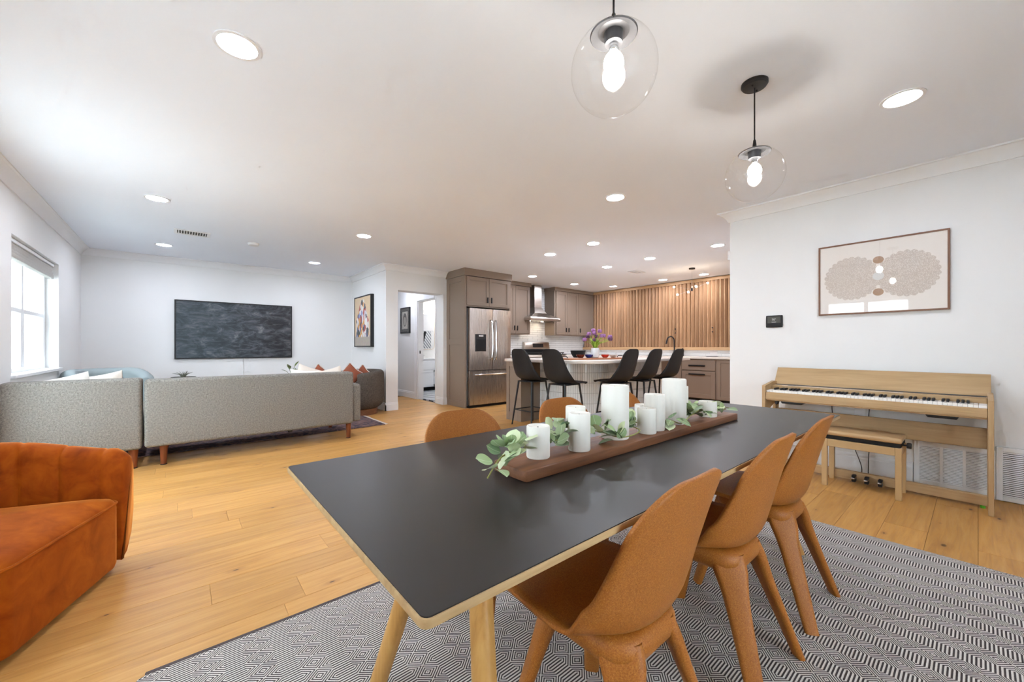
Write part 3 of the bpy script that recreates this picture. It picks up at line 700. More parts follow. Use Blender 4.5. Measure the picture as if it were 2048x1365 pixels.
# bar stools
def shell(rows, nu=14):
    """rows: (y, z, halfwidth, edge_forward, edge_up)"""
    out = []
    for y, z, hw, ef, eu in rows:
        out.append([(hw * (-1 + 2 * i / nu), y + ef * (hw / .21 * abs(-1 + 2 * i / nu)) ** 2.2, z + eu * (hw / .21 * abs(-1 + 2 * i / nu)) ** 2.2) for i in range(nu + 1)])
    return out
def shell_obj(name, rows, mat, parent, th, cap=()):
    dense = [tuple(v) for v in smoothrows(rows, 4)] + list(cap)
    m = MB(); m.rings(shell(dense), closed=False); me = m.mesh(name, 60, recalc=False)
    o = obj(name, me, mat, parent)
    md = o.modifiers.new('thick', 'SOLIDIFY'); md.thickness = th; md.offset = 0
    return o
def smoothrows(rows, n):
    out = []
    for i in range(len(rows) - 1):
        p0, p1, p2, p3 = rows[max(i - 1, 0)], rows[i], rows[i + 1], rows[min(i + 2, len(rows) - 1)]
        for k in range(n):
            t = k / n
            out.append([.5 * (2 * b + (c - a) * t + (2 * a - 5 * b + 4 * c - d) * t * t + (3 * b - a - 3 * c + d) * t ** 3) for a, b, c, d in zip(p0, p1, p2, p3)])
    out.append(list(rows[-1])); return out
WS = 1.08
st = thing('bar_stool', 'black bar stool at the short side of the island, nearest the refrigerator', 'stool', (3.66, 3.93, 0), rad(-90), 'black bar stools at the island')
rows = [(.225, .612, .165, -.02, -.012), (.20, .632, .20, 0, -.004), (.10, .625, .215, 0, .0), (-.02, .615, .215, .01, .012), (-.11, .625, .212, .03, .04), (-.17, .675, .205, .06, .035), (-.195, .76, .19, .06, .01), (-.215, .86, .172, .05, 0), (-.235, .95, .155, .04, 0), (-.248, 1.005, .135, .03, -.008), (-.254, 1.03, .105, .02, -.012), (-.256, 1.037, .06, .01, -.006)]
rows = [(y, z, hw * WS, ef, eu) for y, z, hw, ef, eu in rows[:9]]
def cap_rows(y0, z0, hw, slope, r, ef, n=9):
    return [(y0 + slope * r * math.sin(rad(90 * i / n)), z0 + r * math.sin(rad(90 * i / n)), hw - .02 * i / n - r * .95 * (1 - math.cos(rad(90 * i / n))), ef, 0) for i in range(1, n + 1)]
shell_obj('seat_shell', rows, 'black_plastic', st, .009, cap_rows(rows[-1][0], rows[-1][1], rows[-1][2], -.24, .088, .04))
for sx in (-1, 1):
    for ty_, by in ((.14, .205), (-.12, -.185)):
        m = MB(); m.tube([(sx * .13, ty_, .605), (sx * .195, by, 0)], [.013, .010], 10); m.build('leg', 'black_metal', st)
m = MB(); m.span(-.14, .14, -.13, .15, .592, .606, .003); m.build('under_frame', 'black_metal', st)
q = .21
for a, b in (((-.173, .182), (.173, .182)), ((-.173, -.163), (.173, -.163)), ((-.173, .182), (-.173, -.163)), ((.173, .182), (.173, -.163))):
    m = MB(); m.tube([(a[0], a[1], q), (b[0], b[1], q)], .0075, 8); m.build('footrest', 'black_metal', st)
dup(st, (3.66, 3.34, 0), rad(-90), 'black bar stool at the rounded corner of the island, facing right')
dup(st, (4.33, 3.03, 0), 0, 'black bar stool on the long side of the island, nearest the rounded corner')
dup(st, (4.91, 3.03, 0), 0, 'middle black bar stool on the long side of the island')
dup(st, (5.53, 3.03, 0), 0, 'black bar stool furthest right, in front of the faucet')
# chandelier in front of the slats
ch = thing('chandelier', 'thin branching chandelier with small bare bulbs before the wooden slats', 'chandelier', (6.8, 3.21, H))
m = MB(); m.lathe([(.05, -.02), (.05, 0)], 16); m.build('canopy', 'black_metal', ch)
m = MB(); m.tube([(0, 0, -.01), (0, 0, -.35)], .0025, 6); m.build('rod', 'chrome', ch); MB().span(-.012, .012, -.012, .012, -.40, -.345, .002).build('hub', 'black_metal', ch)
for dy, z in ((.326, -.292), (.261, -.437), (.063, -.413), (-.07, -.326), (-.267, -.294)):
    m = MB(); m.tube([(0, 0, -.375), (0, dy * .9, z)], .002, 6); a = m.build('arm', 'chrome', ch); m = MB(); m.sphere((0, dy, z), .016, 12, 8); m.build('bulb', 'small_bulb', a)
# ================================================================== HALL AND BATHROOM
def framed(name, label, cat, loc, rot, w, h, d, fw, fmat, pmat, glass=False, mat_w=0, matm=None):
    """frame standing in local XZ, front towards -y; origin at its centre"""
    t = thing(name, label, cat, loc, rot)
    m = MB(); m.span(-w / 2, -w / 2 + fw, -d, 0, -h / 2, h / 2, .001); m.span(w / 2 - fw, w / 2, -d, 0, -h / 2, h / 2, .001); m.span(-w / 2 + fw, w / 2 - fw, -d, 0, -h / 2, -h / 2 + fw, .001); m.span(-w / 2 + fw, w / 2 - fw, -d, 0, h / 2 - fw, h / 2, .001)
    m.build('frame', fmat, t, smooth=0)
    MB().span(-w / 2 + fw, w / 2 - fw, -d + .006, -.002, -h / 2 + fw, h / 2 - fw).build('backing' if mat_w else 'picture', matm or pmat, t, smooth=0)
    if mat_w: MB().span(-w / 2 + fw + mat_w, w / 2 - fw - mat_w, -d + .005, -d + .007, -h / 2 + fw + mat_w, h / 2 - fw - mat_w).build('picture', pmat, t, smooth=0)
    if glass: MB().span(-w / 2 + fw, w / 2 - fw, -d + .001, -d + .003, -h / 2 + fw, h / 2 - fw).build('glass', 'picture_glass', t, smooth=0)
    return t
framed('portrait_frame', 'small black framed grey portrait print in the hallway', 'picture', (3.68, 7.90, 1.635), rad(-90), .45, .55, .03, .022, 'frame_black', 'portrait_print', True, .07, 'mat_dark')
vn = thing('bathroom_vanity', 'white bathroom vanity seen through the hallway door', 'vanity', (4.0, 8.62, 0))
MB().span(0, 1.45, .02, .53, .09, .755).build('carcass', 'trim_white', vn, smooth=0); MB().span(0, 1.45, .08, .5, 0, .09).build('toe_kick', 'dark_gap', vn, smooth=0)
for i in range(3):
    a = MB().span(.01 + i * .40 - .0, .385 + i * .40, .004, .02, .10, .50).build('door', 'trim_white', vn, smooth=0); m = MB()
    x0, x1 = .01 + i * .40, .385 + i * .40
    m.span(x0, x0 + .05, -.006, .005, .10, .50); m.span(x1 - .05, x1, -.006, .005, .10, .50); m.span(x0, x1, -.006, .005, .10, .15); m.span(x0, x1, -.006, .005, .45, .50); m.build('door_frame', 'trim_white', a, smooth=0)
    m = MB(); m.tube([(x1 - .03, -.03, .36), (x1 - .03, -.03, .46)], .006, 8); m.build('handle', 'chrome', a)
    MB().span(x0, x1, .0, .02, .52, .74, .002).build('drawer', 'trim_white', vn, smooth=0)
MB().span(-.01, 1.46, -.01, .53, .755, .79, .002).build('countertop', 'white_plastic', vn)
bf = thing('bathroom_faucet', 'chrome bathroom faucet on the white vanity', 'faucet', (4.56, 8.98, .79))
m = MB(); m.tube(smoothpath([(0, 0, 0), (0, 0, .12), (0, -.03, .16), (0, -.10, .15)], 5), .011, 10); m.build('spout', 'chrome', bf)
for sx in (-.09, .09): m = MB(); m.tube([(sx, 0, 0), (sx, 0, .06)], .011, 8); m.tube([(sx - .03, 0, .062), (sx + .03, 0, .062)], .007, 8); m.build('handle', 'chrome', bf)
mr = thing('bathroom_mirror', 'white rimmed mirror with rounded corners in the bathroom', 'mirror', (4.66, 9.148, 1.46))
m = MB(); m.prism(rrect(.78, .90, .10, 6), -.012, -.004, 0, 'y'); m.build('mirror_glass', 'mirror', mr, smooth=0)
m = MB(); po, pi_ = rrect(.80, .92, .11, 6), rrect(.77, .89, .095, 6)
m.rings([[(x, 0, z) for x, z in po], [(x, -.018, z) for x, z in po], [(x, -.018, z) for x, z in pi_], [(x, 0, z) for x, z in pi_]], cap0=False, cap1=False); m.build('rim', 'pillow_cream', mr)
tw = thing('hand_towel', 'black and white striped towels hanging in the bathroom', 'towel', (4.70, 8.93, 1.03))
MB().tube([(-.16, .0, .44), (.20, .0, .44)], .006, 8).build('bar', 'chrome', tw); m = MB(); m.tube([(.02, 0, .44), (.02, .20, .44)], .006, 8); m.build('bar_bracket', 'chrome', tw)
m = MB(); m.prism([(-.10, 0), (.13, .0), (.13, .40), (.11, .43), (-.01, .43)], -.02, .012, .003, 'y'); m.build('striped_towel', 'stripe_towel', tw)
m = MB(); m.prism([(-.105, .06), (-.09, .35), (-.07, .42), (-.03, .43), (-.01, .40), (-.06, .22)], -.026, -.021, .0, 'y'); m.build('black_towel', 'towel_black', tw)
vl = thing('vanity_light', 'small chrome vanity light above the bathroom mirror', 'lamp', (4.75, 9.148, 2.06))
MB().span(-.25, .25, -.03, 0, -.03, .03, .004).build('back_plate', 'chrome', vl)
for sx in (-.18, 0, .18): m = MB(); m.sphere((sx, -.08, .0), .05, 16, 10); m.build('bulb', 'vanity_bulb', vl)
# ================================================================== LIVING ROOM
tv = framed('wall_television', 'dark framed wide screen on the white living room wall', 'television', (.722, YT - .003, 1.338), 0, 1.612, .925, .035, .018, 'frame_black', 'dark_painting')
m = MB(); m.tube([(.80, YT - .008, .87), (.805, YT - .008, .40), (.80, YT - .008, .14)], .004, 6); tag(m.build('television_cord', 'white_plastic'), 'thin white cord running down the wall below the dark screen', 'cord')
framed('tower_painting', 'tall black framed painting of a colourful patchwork tower on tan', 'painting', (XS, 7.30, 1.535), rad(-90), .86, .94, .06, .022, 'frame_black', 'tower_painting')
def cushion(name, w, h, t, mat, label, loc, rot, group=None, cat='pillow', piping=None):
    n = 14; m = MB(); top, bot = [], []
    f = lambda a: 1 - abs(a) ** 3.2
    for i in range(n + 1):
        u = -1 + 2 * i / n; ra, rb = [], []
        for j in range(n + 1):
            v = -1 + 2 * j / n; pinch = 1 - .10 * (1 - abs(v)) if abs(u) > .99 else 1
            x, z = w / 2 * u * (1 - .07 * (1 - v * v) * abs(u) ** 3), h / 2 * v * (1 - .07 * (1 - u * u) * abs(v) ** 3)
            y = t / 2 * (max(f(u), 0) * max(f(v), 0)) ** .6 + .004 * noise.noise((u * 2.5, v * 2.5, w * 9))
            ra.append((x, y + .001, z)); rb.append((x, -y - .001, z))
        top.append(ra); bot.append(rb)
    m.rings(top, closed=False); m.rings(bot, closed=False); bmesh.ops.remove_doubles(m.bm, verts=m.bm.verts, dist=.003)
    o = m.build(name, mat, None, 60); o.location = loc; o.rotation_euler = rot; tag(o, label, cat, group)
    if piping:
        m = MB(); pts = [(w / 2 * a, 0, h / 2 * b) for a, b in ((-1, -1), (-.93, 0), (-1, 1), (0, .93), (1, 1), (.93, 0), (1, -1))]; m.tube(smoothpath(pts, 6), .005, 6); m.build('piping', piping, o)
    return o
def round_leg(parent, x, y, h, r0=.03, r1=.022, mat='walnut_leg', foot=True):
    m = MB(); m.lathe([(r1, 0), (r0, h)], 20, (x, y, .006)); l = m.build('leg', mat, parent)
    if foot: m = MB(); m.lathe([(r1 + .002, 0), (r1 + .002, .008)], 16, (x, y, 0)); m.build('foot_glide', 'black_plastic', l)
SYB = 4.68
so = thing('sofa', 'long grey tweed sofa with walnut legs seen from behind', 'sofa', (-.25, SYB, 0))
LW = 1.785
MB().span(0, LW, 0, .17, .175, .775, .028, 4).build('backrest', 'sofa_fabric', so); MB().span(.02, LW, .17, .88, .19, .40, .03, 3).build('seat_base', 'sofa_fabric', so)
MB().span(LW, LW + .095, .03, .90, .185, .63, .035, 4).build('arm', 'sofa_fabric', so)
for i in range(2): MB().span(.03 + i * .875, .895 + i * .875, .18, .90, .39, .44, .02, 3).build('seat_cushion', 'sofa_fabric', so); MB().span(.03 + i * .875, .895 + i * .875, .168, .30, .435, .755, .06, 4).build('back_cushion', 'sofa_fabric', so)
for x, y in ((.127, .07), (LW - .04, .07), (.127, .80), (LW - .04, .80)): round_leg(so, x, y, .17)
m = MB(); m.span(1.12, 1.16, .05, .09, .15, .185, .004); m.build('centre_support', 'black_plastic', so)
s2 = thing('sofa', 'shorter grey tweed sofa section standing beside the window wall', 'sofa', (-1.045, SYB, 0)); L2 = .782
MB().span(0, L2, 0, .17, .17, .79, .028, 4).build('backrest', 'sofa_fabric', s2); MB().span(0, L2, .17, 1.55, .19, .40, .03, 3).build('seat_base', 'sofa_fabric', s2)
MB().span(.0, L2, .18, 1.56, .39, .44, .02, 3).build('seat_cushion', 'sofa_fabric', s2); MB().span(.02, L2 - .01, .168, .30, .435, .775, .06, 4).build('back_cushion', 'sofa_fabric', s2)
for x, y in ((L2 - .06, .09), (.1, .09), (L2 - .06, 1.45), (.1, 1.45)): round_leg(s2, x, y, .17, .034, .026)
cushion('throw_pillow', .34, .33, .12, 'pillow_white', 'white pillow with a bent corner on the left sofa', (-.77, 5.17, .645), (rad(-12), rad(-14), rad(8)), 'sofa pillows')
cushion('throw_pillow', .30, .32, .12, 'pillow_cream', 'cream pillow standing upright at the inner end of the left sofa', (-.55, 5.31, .655), (rad(-8), rad(-12), rad(-20)), 'sofa pillows')
for lb, x, y, z, mt, r, pp in (('cream pillow leaning furthest left on the long sofa', 1.12, 5.13, .63, 'pillow_white', 6, None), ('pale pink pillow with a raised corner on the long sofa', 1.20, 5.31, .655, 'pillow_cream', 20, None), ('cream pillow in the middle of the heap on the long sofa', 1.40, 5.13, .635, 'pillow_cream', -12, None)):
    cushion('throw_pillow', .34, .33, .11, mt, lb, (x, y, z), (rad(-10), rad(r), rad(6)), 'sofa pillows')
cushion('throw_pillow', .28, .28, .10, 'pillow_rust', 'rust leather pillow half hidden behind the cream pillows', (1.38, 5.52, .645), (rad(-8), rad(40), rad(4)), 'sofa pillows', piping='pillow_white')
cushion('throw_pillow', .28, .28, .10, 'pillow_rust', 'left one of two rust leather pillows on the dark tub chair', (2.0, 6.26, .62), (rad(-8), rad(42), rad(-30)), 'sofa pillows', piping='pillow_white')
# dark boucle swivel chair
def barrel(root, R1, t, z0, zt, arms, mat, n=40, a_open=50, name='backrest', crown=.0):
    """curved shell open towards +x; arms: top height at the open ends"""
    rows = []
    for i in range(n + 1):
        a = rad(a_open + (360 - 2 * a_open) * i / n); k = 1 - abs(2 * i / n - 1); k = min(1, k * 1.9); k = k * k * (3 - 2 * k)
        zt_ = arms + (zt - arms) * k; c, s = math.cos(a), math.sin(a)
        e = min(1, min(i, n - i) / 1.6 + .35)
        tt = t * (.55 + .45 * e); r0, r1 = R1 - t / 2 - tt / 2, R1 - t / 2 + tt / 2
        rm = (r0 + r1) / 2; hw = (r1 - r0) / 2; ring = []
        ht = min(.07, hw); zb = z0
        for q in range(9): b = PI * q / 8; ring.append((rm + hw * math.cos(b), zt_ - ht + ht * math.sin(b) - (1 - e) * .03))
        ring += [(r0, (zb + zt_) / 2), (r0 + .01, zb + .02), (r0 + .04 if hw > .05 else r0 + .01, zb), (r1 - .09 if hw > .06 else r1 - .02, zb), (r1 - .03, zb + .05), (r1, zb + .16)]
        rows.append([(rr * c, rr * s, z) for rr, z in ring])
    m = MB(); m.rings(rows); return m.build(name, mat, root, 50)
dc = thing('swivel_chair', 'dark grey woven swivel tub chair with wooden base beside the wall', 'armchair', (2.16, 6.40, 0), rad(200))
barrel(dc, .40, .13, .10, .70, .66, 'boucle_dark'); m = MB(); m.lathe([(.24, .10), (.262, .14), (.262, .36), (.22, .40)], 32, (.02, 0, 0)); m.build('seat', 'boucle_dark', dc)
m = MB(); m.lathe([(.30, 0), (.30, .09), (.29, .10)], 40); m.build('swivel_base', 'walnut', dc)
cushion('throw_pillow', .23, .23, .09, 'pillow_rust', 'right one of two rust leather pillows, leaning on the dark tub chair arm', (2.205, 6.32, .62), (rad(-6), rad(45), rad(-50)), 'sofa pillows', piping='pillow_white')
# pale blue chair by the window
bc = thing('tub_chair', 'pale blue grey round backed chair beside the window', 'armchair', (-.66, 6.75, 0), rad(-60))
barrel(bc, .40, .15, .08, .80, .70, 'blue_fabric'); m = MB(); m.lathe([(.22, .08), (.245, .14), (.245, .40), (.20, .44)], 32, (.03, 0, 0)); m.build('seat', 'blue_fabric', bc)
# coffee table with plants
cf = thing('coffee_table', 'low wooden coffee table hidden behind the long sofa', 'table', (.62, 6.35, 0))
MB().box((0, 0, .40), (1.5, .6, .035), .006, 2).build('table_top', 'walnut', cf)
for sx in (-.68, .68):
    for sy in (-.24, .24): round_leg(cf, sx, sy, .38, .022, .018, foot=False)
ap = thing('air_plant', 'spiky grey green air plant showing above the sofa back', 'plant', (.02, 6.42, .418))
m = MB(); m.lathe([(.09, 0), (.12, .02), (.13, .26), (.12, .27), (.11, .25), (.0, .24)], 20, cap1=False); m.build('pot', 'mat_grey', ap)
m = MB()
for i in range(20):
    a = i * 2.4; e = .3 + .7 * (i % 5) / 5; L = smoothpath([(0, 0, .24), (math.cos(a) * .05 * e, math.sin(a) * .05 * e, .30), (math.cos(a) * .13 * e, math.sin(a) * .13 * e, .36 - .05 * e)], 4); m.tube(L, [.006 * (1 - .9 * k / (len(L) - 1)) for k in range(len(L))], 5)
m.build('leaves', 'plant_grey', ap)
pl = thing('potted_plant', 'small leafy green plant showing above the long sofa back', 'plant', (1.22, 6.42, .418))
m = MB(); m.lathe([(.05, 0), (.07, .12), (.065, .13), (.0, .12)], 20, cap1=False); m.build('pot', 'vase_white', pl)
def leafmesh(L, w, bend=.25, n=6):
    m = MB(); rows = []
    for i in range(n + 1):
        t = i / n; ww = w * math.sin(PI * min(1, t * .92 + .04)) ** .75 * (1 if t < .99 else .15); z = bend * L * t * t
        rows.append([(-ww / 2, L * t, z + .10 * ww), (0, L * t, z), (ww / 2, L * t, z + .10 * ww)])
    m.rings(rows, closed=False); return m.mesh('leaf', 60, recalc=False)
pm = leafmesh(.10, .045, -.2)
for i in range(9):
    a = i * 2.4; tz = .20 + .02 * i; m = MB(); p = (math.cos(a) * .05, math.sin(a) * .05, tz); m.tube(smoothpath([(0, 0, .12), (p[0] * .4, p[1] * .4, tz * .8), p], 4), .003, 5); s = m.build('stem', 'plant_green', pl)
    obj('leaf', pm, 'plant_green', s, loc=p, rot=(rad(R_.uniform(10, 60)), 0, a - PI / 2))
# living-room rug with fringe
lr = thing('living_room_rug', 'dark patterned oriental rug with cream fringe under the sofa', 'rug', (-.9, 5.02, 0))
m = MB(); m.prism([(0, .16), (3.03, .2), (3.03, 2.6), (0, 2.6)], .001, .009); m.build('pile', 'persian', lr)
m = MB()
for i in range(110): yy = .215 + i * .0215; m.span(3.03, 3.075 + R_.uniform(-.006, .006), yy, yy + .012, .001, .005)
m.build('fringe', 'fringe', lr, smooth=0, kind='stuff')
# orange velvet armchair
ac = thing('velvet_armchair', 'burnt orange velvet tub armchair with channel tufted back', 'armchair', (-.708, 2.480, 0), rad(-20.5))
def velvet_back():
    R1, t, Ls, cx0 = .448, .115, .27, .125
    La = PI * (R1 - t / 2); tot = 2 * Ls + La; N = 220; rows = []
    for i in range(N + 1):
        u = tot * i / N
        if u < Ls: px_, sg, a = cx0 + Ls - u, 1, None
        elif u > Ls + La: px_, sg, a = cx0 + (u - Ls - La), -1, None
        else: a = PI / 2 + (u - Ls) / (R1 - t / 2)
        e = max(0.0, min(u, tot - u)); endk = math.sqrt(min(1, e / .05)); k = min(1, e / (tot / 2) * 1.7); k = k * k * (3 - 2 * k)
        zt = .562 + .075 * k - (1 - endk) * .05
        ds = abs((u - .085 + .0725) % .145 - .0725); g_ = math.exp(-(ds / .0065) ** 2) if .05 < e else 0
        puff = .008 * math.cos(PI * ds / .145) if e > .05 else 0
        hw = t / 2 * (.78 + .22 * endk); rm = R1 - t / 2; ri, ro = rm - hw + .010 * g_ + .006 * (ds < 0) + (.008 - puff * .5) * 0 + .004 * (1 - min(1, ds / .07)), rm + hw
        zt -= .006 * g_; ring = []
        for q in range(9):
            b_ = PI * q / 8; ring.append((rm + hw * math.cos(b_) if q < 4 else rm - (rm - ri) * abs(math.cos(b_)), zt - .06 + .06 * math.sin(b_)))
        ring += [(ri, .36), (ri, .20), (ri + .01, .035), (ro - .10, .035), (ro - .055, .06), (ro - .018, .14), (ro, .25)]
        rows.append([(cx0 + q_ * math.cos(a), q_ * math.sin(a), z) if a is not None else (px_, sg * q_, z) for q_, z in ring])
    m = MB(); m.rings(rows); return m.build('backrest', 'velvet', ac, 60)
vb = velvet_back()
# seat: rounded block with crowned top and a piped front edge
def velvet_seat():
    out = []
    x0, x1, hw, r = -.18, .40, .332, .06
    pl_ = [(x1 - r + r * math.sin(rad(a)), hw - r + r * math.cos(rad(a))) for a in range(0, 91, 15)] + [(x1 - r + r * math.cos(rad(a)), -hw + r - r * math.sin(rad(a))) for a in range(0, 91, 15)]
    pl_ += [(x0 + .1 - .1 * math.sin(rad(a)), -hw + .1 - .1 * math.cos(rad(a))) for a in range(0, 91, 30)] + [(x0 + .1 - .1 * math.cos(rad(a)), hw - .1 + .1 * math.sin(rad(a))) for a in range(0, 91, 30)]
    cx, cy = .08, 0
    prof = [(.985, .03), (1.0, .05), (1.0, .30), (.995, .325), (.96, .343), (.85, .358), (.6, .378), (.3, .39), (.02, .394)]
    m = MB(); m.rings([[(cx + (x - cx) * s, cy + (y - cy) * s, z) for x, y in pl_] for s, z in prof]); o = m.build('seat', 'velvet', ac, 50)
    m = MB(); q = [(cx + (x - cx) * 1.0, y, .327) for x, y in pl_[:14]]; m.tube(q, .005, 6); m.build('piping', 'velvet', o)
velvet_seat()
m = MB(); m.lathe([(.26, 0), (.26, .04)], 32, (.08, 0, 0)); m.build('plinth', 'dark_gap', ac)
# ================================================================== DINING AREA
dg_ = thing('dining_rug', 'large flat woven rug of black and cream hexagons and diamonds under the table', 'rug', (.27, .273, .0015))
X0, X1, Y0, Y1 = -.12 - .27, 2.93 - .27, -.95 - .273, 1.72 - .273
m = MB(); m.prism([(X0 + .05, Y0), (X1, Y0), (X1, Y1), (X0 + .05, Y1), (X0 + .015, Y1 - .012), (X0, Y1 - .045), (X0, Y0 + .05)], 0, .009); m.build('weave', 'rug_weave', dg_, smooth=0)
m = MB(); m.span(X0 + .03, X1, Y1 - .008, Y1 + .012, 0, .0098, .003); m.build('binding', 'rug_binding', dg_)
RZ = .0106
# table
tb = thing('dining_table', 'long dining table with charcoal top, plywood edge and splayed oak legs', 'table', (1.43, .888, RZ))
TW, TD = 2.385, .858; TZ = .708 - RZ
def slab(name, mat, z0, z1, w, d, r, bev=0): m = MB(); m.prism(rrect(w, d, r, 5), z0, z1, bev); return m.build(name, mat, tb, 25)
slab('plywood_core', 'ply_edge', TZ - .016, TZ - .002, TW, TD, .014, .0015); slab('table_top', 'linoleum', TZ - .002, TZ, TW - .005, TD - .005, .012)
def splay_leg(p0, p1):
    """half-round oak leg"""
    p0, p1 = Vector(p0), Vector(p1); d = (p1 - p0).normalized(); a = d.cross(Vector((0, 1, 0))).normalized(); b = a.cross(d).normalized()
    sec = [(.024 * math.cos(rad(q)), .030 * math.sin(rad(q))) for q in range(-90, 91, 15)] + [(-.020, .022), (-.020, -.022)]
    if p0.x < 0: sec = [(-u, v) for u, v in sec]
    rows = []
    for t in (0, .5, 1):
        q = p0.lerp(p1, t)
        rows.append([q + a * u + b * v for u, v in sec])
    for v in rows[-1]: v.z = max(v.z, 0)
    rows[0] = [Vector((v.x, v.y, p0.z)) for v in rows[0]]; rows[-1] = [Vector((v.x, v.y, 0.0)) for v in rows[-1]]
    m = MB(); m.rings(rows); return m.build('leg', 'oak_leg', tb, 35)
for sx in (-1, 1):
    for sy in (-1, 1): splay_leg((sx * .87, sy * .085, TZ - .016), (sx * .98, sy * .295, 0))
    MB().span(sx * .87 - .035, sx * .87 + .035, -.16, .16, TZ - .04, TZ - .016, .003).build('mounting_block', 'oak_leg', tb)
MB().span(-.83, .83, -.025, .025, TZ - .056, TZ - .016, .004).build('under_beam', 'oak_leg', tb)
# chairs
c1 = thing('dining_chair', 'nearest orange brown moulded dining chair with its dark seat in view', 'chair', (.845, .607, RZ), 0, 'moulded dining chairs')
rows = [(.235, .397, .170, -.02, .004), (.222, .412, .190, -.01, .006), (.14, .418, .203, 0, .008), (.04, .410, .212, 0, .016), (-.05, .402, .217, .012, .034), (-.108, .410, .220, .035, .060), (-.142, .448, .218, .052, .052), (-.160, .51, .213, .052, .02), (-.178, .59, .204, .046, .0), (-.196, .66, .192, .040, 0)]
def cap_rows(y0, z0, hw, slope, r, ef, n=9):
    out = []
    for i in range(1, n + 1):
        q = rad(90 * i / n); out.append((y0 + slope * r * math.sin(q), z0 + r * math.sin(q), hw - .02 * i / n - r * .95 * (1 - math.cos(q)), ef * (1 - .5 * i / n), 0))
    return out
shell_obj('seat_shell', rows, 'chair_composite', c1, .010, cap_rows(-.196, .66, .192, -.27, .115, .040))
def chair_leg(sx, rear):
    y_t, y_b = (-.105, -.212) if rear else (.135, .205)
    A, B = Vector((sx * .088, y_t + (.02 if rear else -.02), .392)), Vector((sx * .178, y_b, 0))
    out = Vector((sx * .8, -.6 if rear else .6, 0)).normalized(); tan = Vector((0, 0, 1)).cross(out)
    rws = []
    for t, w, th in ((0, .098, .036), (.06, .102, .038), (.12, .101, .039), (.17, .094, .039), (.22, .085, .037), (.29, .076, .035), (.4, .068, .032), (.65, .058, .028), (1, .046, .025)):
        p = A.lerp(B, t); rws.append([p + tan * u + out * v for u, v in rrect(w, th, th * .45, 3)])
    m = MB(); m.rings(rws); m.build('leg', 'chair_composite', c1, 45)
for sx in (-1, 1): chair_leg(sx, True); chair_leg(sx, False)
m = MB(); m.rings([[(x, y + .014, z) for x, y in rrect(w, w + .02, .075, 5)] for w, z in ((.226, .404), (.252, .399), (.268, .386), (.272, .368), (.264, .350), (.240, .338), (.20, .334))]); m.build('seat_base', 'chair_composite', c1, 40)
dup(c1, (1.425, .605, RZ), 0, 'middle orange brown moulded dining chair on the near side of the table')
dup(c1, (1.945, .605, RZ), 0, 'orange brown moulded dining chair nearest the piano bench')
dup(c1, (.925, 1.235, RZ), rad(180), 'dining chair on the far side of the table, in front of the grey sofa')
dup(c1, (1.555, 1.235, RZ), rad(180), 'middle dining chair on the far side of the table, before the bar stools')
dup(c1, (2.085, 1.235, RZ), rad(180), 'dining chair on the far side of the table hidden behind the tallest candle')
# centrepiece
ZB = .708
bd = thing('serving_board', 'long walnut board in the middle of the dining table', 'board', (1.375, .822, ZB + .0005))
m = MB(); m.prism(rrect(1.39, .142, .012, 4), .0, .0295, .004); m.build('plank', 'walnut', bd, 30)
def candle(x, y, r, h, lb):
    m = MB(); m.lathe([(r * .96, 0), (r, .003), (r, h - .004), (r * .96, h), (r * .86, h), (r * .80, h - .006), (r * .4, h - .010), (.001, h - .011)], 40, (0, 0, 0), cap1=False)
    t = thing('pillar_candle', lb, 'candle', (x, y, ZB + .0305), R_.uniform(0, 6), 'white pillar candles on the board'); m.build('wax', 'candle', t, 40)
    m = MB(); m.tube([(0, 0, h - .012), (.001, 0, h - .003)], .0012, 6); m.build('wick', 'mat_grey', t)
candle(.801, .832, .0345, .092, 'short white pillar candle at the left end of the board, nearest the camera')
candle(.955, .807, .035, .116, 'medium white pillar candle, second from the left at the front of the board')
candle(1.03, .886, .034, .120, 'white pillar candle hidden behind the second candle from the left')
candle(1.181, .833, .048, .187, 'left one of the two tallest white pillar candles')
candle(1.339, .803, .0345, .093, 'short white pillar candle right of the left tall candle')
candle(1.446, .888, .030, .087, 'short white pillar candle half hidden left behind the short front candle')
candle(1.416, .816, .039, .138, 'medium white pillar candle between the two tallest ones')
candle(1.602, .833, .049, .187, 'right one of the two tallest white pillar candles')
candle(1.72, .866, .034, .148, 'white pillar candle peeking out right behind the right tall candle')
candle(1.878, .813, .0395, .070, 'shortest white pillar candle at the far right end of the board')
# eucalyptus garland
ga = thing('eucalyptus_garland', 'eucalyptus garland with pale green leaves winding between the candles', 'garland', (.62, .80, ZB + .031))
ox, oy, oz = .62, .80, ZB + .031
st_pts = [(.585, .79, .742 - .01), (.64, .80, .775), (.72, .805, .78), (.80, .87 + .005, .77), (.88, .83, .775), (.95, .86, .775), (1.06, .825, .78), (1.12, .765, .76), (1.24, .77, .765), (1.27, .85, .775), (1.37, .86, .765), (1.50, .80, .765), (1.53, .765, .755), (1.68, .80, .765), (1.76, .80, .78), (1.82, .87, .77), (1.93, .84, .775), (1.985, .80, .76), (2.04, .80, .755)]
m = MB(); sp_ = smoothpath([(x - ox, y - oy, z - oz) for x, y, z in st_pts], 5); m.tube(sp_, .0022, 5); m.build('stem', 'twig', ga)
lm = [leafmesh(.046, .046, .15), leafmesh(.050, .042, -.2), leafmesh(.040, .041, .3), leafmesh(.056, .034, -.35)]
